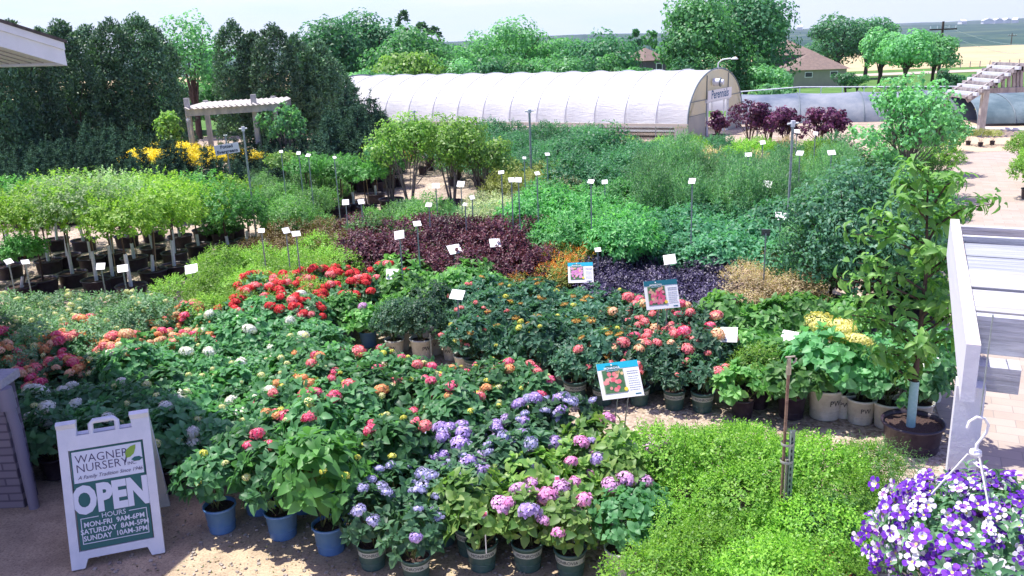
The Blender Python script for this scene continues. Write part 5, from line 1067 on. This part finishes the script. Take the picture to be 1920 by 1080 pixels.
# ------------------------------------------------------------------ hanging area signs and slim poles
def pole(px, pyt, pyb, label, r=.02, cap=None, light=False, y=None):
    g = G(px, pyb) if y is None else ray(px, pyb, y); x, y = g[0], g[1]; t = thing('slim_pole', label, 'pole', (x, y, terr(x, y))); h = zat(x, y, pyt)-terr(x, y)
    mb = MB(); mb.tube([(0,0,-.05),(0,0,h)], r, 8); mb.build('shaft', STEEL, t)
    mb = MB(); mb.tube([(0,0,h),(0,0,h+.10)], r*1.7, 8); mb.tube([(-r*4,0,h+.05),(r*4,0,h+.06)], r*.8, 6); mb.build('sprinkler_head', GUARD, t); return t
pole(484, 246, 470, 'tall slim sprinkler pole standing left of the bronze shrubs', .022)
pole(998, 212, 385, 'tall slim sprinkler pole in front of the greenhouse centre', .03)
pole(1469, 238, 560, 'tall slim sprinkler pole right of the blue green mounds', .022)
pole(369, 228, 345, 'thin rod standing before the pergola left post', .015)
pole(783, 212, 300, 'thin rod rising out of the middle birches', .025)
pole(1419, 215, 270, 'thin rod before the purple maples', .03)
pole(338, 228, 330, 'thin rod left of the pergola', .015)
g = G(441, 398); t = thing('area_sign', 'small white sign reading Potted Evergreens on a slim pole', 'sign', (g[0], g[1], 0), -math.atan2(g[0], g[1])-.12); zc = zat(g[0], g[1], 279); zt = zat(g[0], g[1], 253); W2 = 42/FPX*g[1]*1.05
mb = MB(); mb.tube([(0,.02,0),(0,.02,zt)], .02, 8); mb.tube([(-.05,.02,zt-.02),(.05,.02,zt-.02)], .025, 6); mb.build('pole', STEEL, t)
mb = MB(); R = Matrix.Rotation(-.10, 3, 'Y'); mb.box((0,-.01,zc), (W2, .012, W2*.42), 0, R)
for s, dz_ in (('Potted', .035), ('Evergreens', -.155)): add_text(mb, s, W2*.19, Matrix.Translation(Vector((0,-.018,zc))+R @ Vector((0,0,dz_*W2/.95))) @ R.to_4x4(), 1, offset=.004)
mb.build('board', [CARD, pm('navy_print', (.03,.06,.10), .5)], t)
# ------------------------------------------------------------------ sandwich board
SW, SHT = .776, 1.34; BLc = G(135, 1075); BRc = G(310, 1040); ang = math.atan2(BRc[1]-BLc[1], BRc[0]-BLc[0])
FRM = pm('sign_frame_white', (.72,.74,.76), .45, noise=(.64,.67,.70), nscale=5); SGREEN = pm('sign_green', (.025,.13,.11), .4); SWHITE = pm('sign_face_white', (.72,.76,.80), .4); LINE = pm('lettering_dark', (.05,.04,.10), .5); LG = pm('leaf_lime_print', (.25,.42,.05), .5)
sb = thing('sandwich_board', 'white sandwich board reading Wagner Nursery Inc. OPEN with opening hours', 'sign', ((BLc[0]+BRc[0])/2, (BLc[1]+BRc[1])/2, 0), ang); TL = math.radians(21)
def sheetboard(front):
    sg = 1 if front else -1; Mf = Matrix.Rotation(-TL, 4, 'X') if front else Matrix.Translation((0, 2*SHT*math.sin(TL)+.0, 0)) @ Matrix.Rotation(TL, 4, 'X') @ Matrix.Rotation(PI, 4, 'Z')
    hw = SW/2
    def pr(mb, out, y0, y1, m=0):
        k0 = len(mb.v); mb.prism([(x, z) for x, z in out], y0, y1, m); mb.v[k0:] = [tuple(Mf @ Vector(v)) for v in mb.v[k0:]]
    mb = MB()
    for s in (-1, 1):
        pr(mb, [(s*hw, .02),(s*(hw-.075), .02)][::s]+[(s*(hw-.075), 1.14),(s*hw, 1.14)][::s], 0, .05)       # side rails
        pr(mb, [(s*hw, 1.14),(s*(hw-.15), 1.14)][::s]+[(s*(hw-.165), SHT),(s*hw, SHT)][::s], 0, .05)          # ears
    pr(mb, [(-hw+.15, 1.14),(hw-.15, 1.14),(hw-.155, 1.195),(-hw+.155, 1.195)], .003, .047)
    pr(mb, [(-hw+.075, .10),(hw-.075, .10),(hw-.075, .17),(-hw+.075, .17)], .003, .05)
    pr(mb, [(-hw+.075, 1.07),(hw-.075, 1.07),(hw-.075, 1.14),(-hw+.075, 1.14)], .003, .05)
    pr(mb, [(-hw+.11,.02),(-hw+.075,.02),(-hw+.075,.10),(-hw+.14,.10)], .001, .049); pr(mb, [(hw-.075,.02),(hw-.11,.02),(hw-.14,.10),(hw-.075,.10)], .001, .049)
    mb.build('frame', FRM, sb)
    if front:
        for s in (-1, 1): mb = MB(); pr(mb, [(s*hw-s*.01, SHT-.03),(s*hw-s*.07, SHT-.03)][::s]+[(s*hw-s*.07, SHT-.006),(s*hw-s*.01, SHT-.006)][::s], -.004, 0); mb.build('hinge', FRM, sb)
        mb = MB(); pts = [(-.11,1.19),(-.11,1.28),(-.085,1.305),(.085,1.305),(.11,1.28),(.11,1.19)]; mb.tube([Mf @ Vector((x, .025, z)) for x, z in pts], .024, 8); mb.build('handle', FRM, sb)
    mb = MB(); pw = hw-.085; pr(mb, [(-pw,.175),(pw,.175),(pw,1.065),(-pw,1.065)], .02, .03, 0 if front else 0)
    if front:
        pr(mb, [(-pw+.012,.77),(pw-.012,.77),(pw-.012,1.05),(-pw+.012,1.05)], .0165, .0195, 1)
    mb.build('panel', [SGREEN, SWHITE], sb)
    if not front: return
    def tx(s, size, x, z, col, sx=1, al='LEFT', y=.013, **k):
        m_ = MB(); add_text(m_, s, size, Mf @ Matrix.Translation((x, y, z)), 0, sx, align=al, **k); m_.build('lettering', col, sb)
    x0 = -pw+.035
    tx('WAGNER', .105, x0, .945, LINE, sx=.98, offset=-.001); tx('NURSERY', .105, x0, .862, LINE, sx=.98, offset=-.001); tx('INC.', .040, .16, .862, LINE)
    tx('A Family Tradition Since 1946', .047, x0+.01, .800, LINE, shear=.35, sx=.94)
    tx('OPEN', .325, -.005, .505, SWHITE, sx=.74, al='CENTER', offset=.018, space=1.03)
    tx('HOURS', .062, 0, .432, SWHITE, al='CENTER')
    for s, z in (('MON-FRI  9AM-6PM', .372), ('SATURDAY  8AM-5PM', .312), ('SUNDAY  10AM-3PM', .252)): tx(s, .062, 0, z, SWHITE, al='CENTER', offset=.0012, sx=.95)
    m_ = MB()
    def ln(xa, za, xb, zb): pr(m_, [(min(xa,xb)-.003, min(za,zb)-.003),(max(xa,xb)+.003, min(za,zb)-.003),(max(xa,xb)+.003, max(za,zb)+.003),(min(xa,xb)-.003, max(za,zb)+.003)], .014, .018)
    ln(-pw+.03,.228,pw-.03,.228); ln(-pw+.03,.235,-pw+.03,.452); ln(pw-.03,.235,pw-.03,.452); ln(-pw+.037,.452,-.13,.452); ln(.13,.452,pw-.037,.452); m_.build('hours_border', SWHITE, sb)
    def leafp(pts, mat_, nm):
        m_ = MB(); pr(m_, pts, .0125, .0155); m_.build(nm, mat_, sb)
    leafp([(.155,.925),(.150,.965),(.165,1.0),(.20,1.025),(.245,1.035),(.240,1.0),(.222,.955),(.19,.93)], LG, 'lime_leaf_mark')
    leafp([(.195,.905),(.225,.925),(.265,.925),(.295,.905),(.265,.885),(.225,.885)], SGREEN, 'green_leaf_mark')
    leafp([(.138,.885),(.148,.885),(.160,.925),(.158,.965),(.150,.93)], LINE, 'leaf_stem_mark')
sheetboard(True); sheetboard(False)
# ------------------------------------------------------------------ white arbor
wtop = Vector(ray(1862, 590, 2.28)); OW = Vector((1.465, 2.589, 0)); AU = Vector((.903, -.43, 0)); AV = Vector((.43, .903, 0)); RA = Matrix((AU, AV, Vector((0,0,1)))).transposed()
ar = thing('arbor', 'weathered white painted timber arbor standing over the paved path at right', 'arbor', tuple(OW)); ar.rotation_euler = (0, 0, math.atan2(AU.y, AU.x))
PLK = pm('worn_plank', (.50,.505,.50), .7, noise=(.33,.33,.33), nscale=12, bump=1.0, stretch=(.2,4,4)); PLK_SHADE = pm('shaded_worn_plank', (.37,.39,.41), .7, noise=(.24,.26,.29), nscale=12, bump=1.0, stretch=(.2,5,5)); PAINT = pm('peeling_white_paint', (.56,.57,.59), .6, noise=(.34,.35,.37), nscale=11, bump=.9, stretch=(.25,3.5,3.5)); PEEL = pm('bare_worn_top', (.52,.44,.35), .85, noise=(.74,.72,.68), nscale=7, bump=.7, stretch=(2.5,.6,1)); PAINTV = pm('white_paint_long', (.72,.73,.75), .55, noise=(.70,.71,.72), nscale=4, bump=.4, stretch=(3,.3,3))  # worn plank repeated greyer for the rear planks, shade put into the colour
def abox(nm, u0, u1, v0, v1, z0, z1, mt=PAINT, top=None):
    mb = MB(); mb.box(((u0+u1)/2, (v0+v1)/2, (z0+z1)/2), (u1-u0, v1-v0, z1-z0)); 
    if top is not None: mb.m[1] = 1
    return mb.build(nm, [mt, top or mt], ar)
abox('side_beam', 0, .042, 0, 2.05, 3.20, 3.40, PAINTV, PEEL)
abox('front_board', .045, 1.7, .325, .365, 3.26, 3.40); abox('plank', .045, 1.7, .458, .745, 3.345, 3.38, PLK); abox('plank', .045, 1.7, .765, 1.045, 3.35, 3.386, PLK); abox('plank', .045, 1.7, 1.068, 1.345, 3.335, 3.37, PLK_SHADE); abox('plank', .045, 1.7, 1.36, 1.62, 3.335, 3.37, PLK_SHADE); abox('plank', .045, 1.7, 1.635, 1.67, 3.34, 3.40, PAINT)
for u_ in (.35, .9, 1.4): abox('batten', u_, u_+.04, .37, 1.65, 3.29, 3.334, PLK)
mb = MB(); RAi = RA.transposed().to_3x3(); q0 = RAi @ (Vector(G(1862, 592, 3.401))-OW); q1 = RAi @ (wtop-OW); mb.tube([q0, q1], .0016, 5); mb.build('hanging_hook', STEEL, ar)
abox('far_rail', .045, 1.7, 1.90, 1.945, 3.30, 3.392); abox('far_side_stub', .50, .56, 1.72, 2.25, 3.36, 3.45, PAINTV)
abox('inner_strip', .045, .20, .37, .45, 3.28, 3.345, PEEL); abox('bracket', .06, .19, .22, .322, 3.16, 3.25, PAINT)
abox('post', -.004, .086, .15, .24, 0, 3.195, PAINTV); abox('post', 1.6, 1.69, .20, .29, 0, 3.2, PAINTV); abox('post', 1.6, 1.69, 1.70, 1.79, 0, 3.2, PAINTV)
# ------------------------------------------------------------------ petunia basket
wtop = Vector(ray(1862, 590, 2.28)); wx, wy = wtop.x, wtop.y; zh = zat(wx, wy, 790); zb = zat(wx, wy, 968)
bk = thing('hanging_basket', 'hanging basket overflowing with purple and white petunias at the lower right corner', 'hanging basket', (wx, wy, zb-.16)); bz = zb-.16
hz_ = zh-bz
mb = MB(); mb.tube([(0,0,wtop.z-bz),(0,0,hz_+.02)], .0022, 5); mb.build('hanging_wire', STEEL, bk)
mb = MB(); mb.tube([(-.034,0,hz_-.02),(-.03,0,hz_+.0),(-.01,0,hz_+.014),(.014,0,hz_+.008),(.028,0,hz_-.014),(.024,0,hz_-.038),(.0,0,hz_-.075),(0,0,hz_-.10)], .0042, 8); mb.lathe([(0,0),(.016,-.004),(.018,-.02),(0,-.024)], 12, 0, (0,0,hz_-.09)); mb.build('hook', WHITE, bk)
for k_ in range(3): a = k_*2.094+.6; mb = MB(); mb.tube([(.02*math.cos(a),.02*math.sin(a),hz_-.11),(.15*math.cos(a),.15*math.sin(a),.13)], .0028, 6); mb.build('hanger_strap', WHITE, bk)
mb = MB(); mb.lathe([(0,-.03),(.10,-.03),(.16,.12),(.168,.12),(.168,.135),(.15,.135),(0,.12)], 24); mb.build('basket_pot', pm('basket_white', (.6,.62,.66), .5), bk, (0,0,-.06))
rng = np.random.default_rng(3); M_PET = g3((.05,.13,.06),(.09,.2,.09),(.16,.28,.14),'leaf_petunia')
P, A = dome(rng, 480, (.075,0,.05), (.28,.30,.16), -.75, 1, .6, 1.0, .2, .1); V, Q = shoots(rng, P, A, .05, 6, .05, .42, .1, .9)
obj('foliage', npmesh('foliage', V, Q, [M_PET]), bk)
PV = leafm('petunia_violet', [(.08,.015,.34),(.16,.035,.48),(.24,.06,.52)], .25, .6, .15, .2); PWh = leafm('petunia_white', [(.66,.60,.78),(.78,.75,.84),(.82,.80,.84)], .25, .6, .05, .2); PLl = leafm('petunia_lilac', [(.34,.12,.58),(.46,.22,.66),(.5,.28,.7)], .25, .6, .1, .2)
def petunia(pat):
    mb = MB(); r = .030
    for k_ in range(5):
        a0 = k_*2*PI/5; 
        def pt(rr, a, z): return (rr*math.cos(a), rr*math.sin(a), z)
        inner = [pt(.004,a0-.62,-.012), pt(.016,a0-.55,-.001), pt(.016,a0,.002), pt(.016,a0+.55,-.001), pt(.004,a0+.62,-.012)]
        outer = [pt(.016,a0-.55,-.001), pt(.029,a0-.46,.001), pt(.034,a0-.2,.0), pt(.034,a0+.2,.0), pt(.029,a0+.46,.001), pt(.016,a0+.55,-.001), pt(.016,a0,.002)]
        mi, mo = pat[k_]; mb.add(inner, [(0,1,2,3,4)], mi); mb.add(outer, [tuple(range(7))], mo)
    mb.add([(.007*math.cos(a), .007*math.sin(a), -.010) for a in (0,1.2,2.5,3.8,5)], [(0,1,2,3,4)], 3)
    return mb.mesh('petunia_flower', [PV, PWh, PLl, F_YEL])
PETS = [petunia([(1,0)]*5), petunia([(1,1),(1,1),(1,1),(0,1),(1,1)]), petunia([(0,1),(1,1),(0,1),(1,0),(1,1)]), petunia([(1,0),(1,0),(1,1),(1,0),(2,0)]), petunia([(0,0)]*5), petunia([(2,1)]*5), petunia([(0,0),(0,0),(1,1),(0,0),(0,1)])]
P, A = dome(rng, 820, (.075,0,.05), (.315,.33,.185), -.8, 1, .82, 1.12, .15, .14); fl = []
tocam = np.array([-wx, -wy, CH-bz]); tocam /= np.linalg.norm(tocam)
order = np.argsort(-(P@tocam)); VV = {}
for c_, i in enumerate(order):
    ax = Vector(A[i]*.9+tocam*.45+rng.normal(0, .3, 3)).normalized(); q = ax.to_track_quat('Z', 'Y'); me = PETS[int(rng.choice([0,0,1,2,3,3,4,4,5,6,6]))]; s = float(rng.uniform(.50, .82)); p = Vector(P[i])
    if c_ < 95:
        o = obj('petunia_flower', me, bk, p); o.rotation_mode = 'QUATERNION'; o.rotation_quaternion = q; o.scale = (s, s, s)
    else: fl.append((me, p, q, s))
mb = MB()
for me, p, q, s in fl:
    vs = [p+(q @ (v.co*s)) for v in me.vertices]; o_ = len(mb.v); mb.v += [tuple(v) for v in vs]
    for f in me.polygons: mb.f.append([i+o_ for i in f.vertices]); mb.m.append(f.material_index); mb.sm.append(False)
o = mb.build('petunia_flowers', [PV, PWh, PLl, F_YEL], bk); o['kind'] = 'stuff'
# ------------------------------------------------------------------ standpipe
g = G(1457, 1070); sp_ = thing('standpipe', 'rusty water standpipe with brass sprinkler strapped to metal angle stakes', 'pipe', (g[0], g[1], 0)); zt = zat(g[0], g[1], 672); RUST = pm('rusty_pipe', (.32,.20,.14), .8, noise=(.20,.11,.08), nscale=20)
mb = MB(); mb.tube([(0,0,0),(.0,0,zt*.97)], .013, 10); mb.build('pipe', RUST, sp_)
mb = MB(); mb.tube([(0,0,zt*.93),(0,0,zt*.965)], .021, 10); mb.tube([(0,0,zt*.965),(0,0,zt*1.0)], .017, 10); mb.tube([(-.03,0,zt+.01),(.045,0,zt+.015)], .008, 8); mb.tube([(.03,0,zt*.98),(.05,0,zt*.985),(.055,0,zt+.0)], .008, 6); mb.build('sprinkler_head', pm('brass_worn', (.45,.40,.30), .5, .5, .4), sp_)
mb = MB(); mb.box((.035, -.03, zt*.34), (.004, .045, zt*.68)); mb.box((.058, -.01, zt*.34), (.045, .004, zt*.68))
for i in range(22): mb.box((.058, -.0135, .1+i*zt*.028), (.012, .003, zt*.014), 1)
mb.build('angle_stake', [STEEL, INK], sp_)
mb = MB(); mb.tube([(.02,-.03,0),(.018,-.03,zt*.55)], .012, 6); mb.build('wooden_stake', pm('old_stake', (.30,.26,.22), .9), sp_)
for f in (.54, .62): mb = MB(); mb.lathe([(.05,-.012),(.052,0),(.05,.012)], 12, 0, (.02,-.01,zt*f)); mb.build('strap', pm('rope_grey', (.45,.42,.38), .8), sp_)
# ------------------------------------------------------------------ snapdragons, dark tub ring by the cherry, orange marker
for i, (px, py, z) in enumerate(((1560,1045,.42),(1592,1072,.35),(1547,1060,.33))):
    g = G(px, py, z); t = thing('snapdragon', ['left','right','lower'][i]+' of the three coral red snapdragon spikes at the bottom edge', 'flower', (g[0], g[1], 0)); mb = MB(); mb.tube([(0,0,0),(0,0,z-.05)], .006, 5); mb.build('stem', STEM, t)
    rng = np.random.default_rng(i); k_ = 26; a = np.arange(k_)*2.4; zz = np.linspace(z-.1, z+.05, k_); r_ = .03*(1-.6*np.linspace(0, 1, k_)); P = np.stack([0*a, 0*a, zz], 1); D = np.stack([np.cos(a), np.sin(a), 0*a+.5], 1)
    V, Q = leaves(P, D, np.tile([[0,0,1.]], (k_,1))+D*.2, np.full(k_, .03), 1.1, .2, .2); obj('bloom', npmesh('bloom', V, Q, [F_CORAL]), t)
g = G(700, 300); t = thing('orange_post_marker', 'small orange marker on a dark post at the left end of the greenhouse', 'marker', (g[0]-.1, g[1]+3, terr(g[0], g[1]+3))); zt = zat(g[0]-.1, g[1]+3, 240)-t.location.z
mb = MB(); mb.beam((0,0,0), (0,0,zt-.3), .12, .12); mb.build('post', BARK, t); mb = MB(); mb.lathe([(0,0),(.13,0),(.16,.2),(.12,.42),(0,.45)], 12, 0, (0,0,zt-.4)); mb.build('marker_head', pm('safety_orange', (.75,.20,.06), .6), t)

# ------------------------------------------------------------------ summer haze over the whole place
mb = MB(); mb.box((0, 2600, 60), (24000, 12400, 400)); hzm = bpy.data.materials.new('haze_air'); hzm.use_nodes = True; nt = hzm.node_tree; nt.nodes.clear()
pv_ = nt.nodes.new('ShaderNodeVolumePrincipled'); pv_.inputs['Color'].default_value = (.72,.80,.92,1); pv_.inputs['Density'].default_value = .00012; pv_.inputs['Anisotropy'].default_value = .2
oo = nt.nodes.new('ShaderNodeOutputMaterial'); nt.links.new(pv_.outputs[0], oo.inputs['Volume']); hb = mb.build('haze', hzm); hb['kind'] = 'stuff'

# ------------------------------------------------------------------ fallen leaves, petals and pebbles on the earth
rng = np.random.default_rng(11); n = 900; px_ = rng.uniform(150, 1300, n); py_ = rng.uniform(950, 1100, n); P = np.array([G(a, b)+np.array([0, 0, .009]) for a, b in zip(px_, py_)])
V, Q = leaves(P, nrm(np.c_[rng.normal(0, 1, (n, 2)), np.zeros(n)]), np.tile([[0., 0, 1]], (n, 1))+rng.normal(0, .25, (n, 3)), rng.uniform(.008, .035, n), .6, .1, .1, 'dia')
lt = npmesh('fallen_litter', V, Q, [leafm('litter_mix', [(.10,.07,.04),(.30,.22,.12),(.12,.17,.05),(.50,.42,.32)], trans=.1)]); o = obj('fallen_litter', lt); tag(o, 'scattered dry leaves and bits on the packed earth in front', 'leaf litter', kind='stuff')
pb = MB(); rr = random.Random(9)
for i in range(700):
    a = G(rr.uniform(150, 1300), rr.uniform(955, 1100)); s = rr.uniform(.005, .016); pb.box((a[0], a[1], .006+s*.3), (s*2, s*1.5, s), 0, Matrix.Rotation(rr.uniform(0, 3), 3, 'Z') @ Matrix.Rotation(rr.uniform(-.5, .5), 3, 'X'))
o = pb.build('pebbles', pm('pebble_stone', (.42,.37,.31), .9, noise=(.25,.21,.18), nscale=6)); tag(o, 'small loose pebbles strewn over the packed earth in front', 'pebbles', kind='stuff')
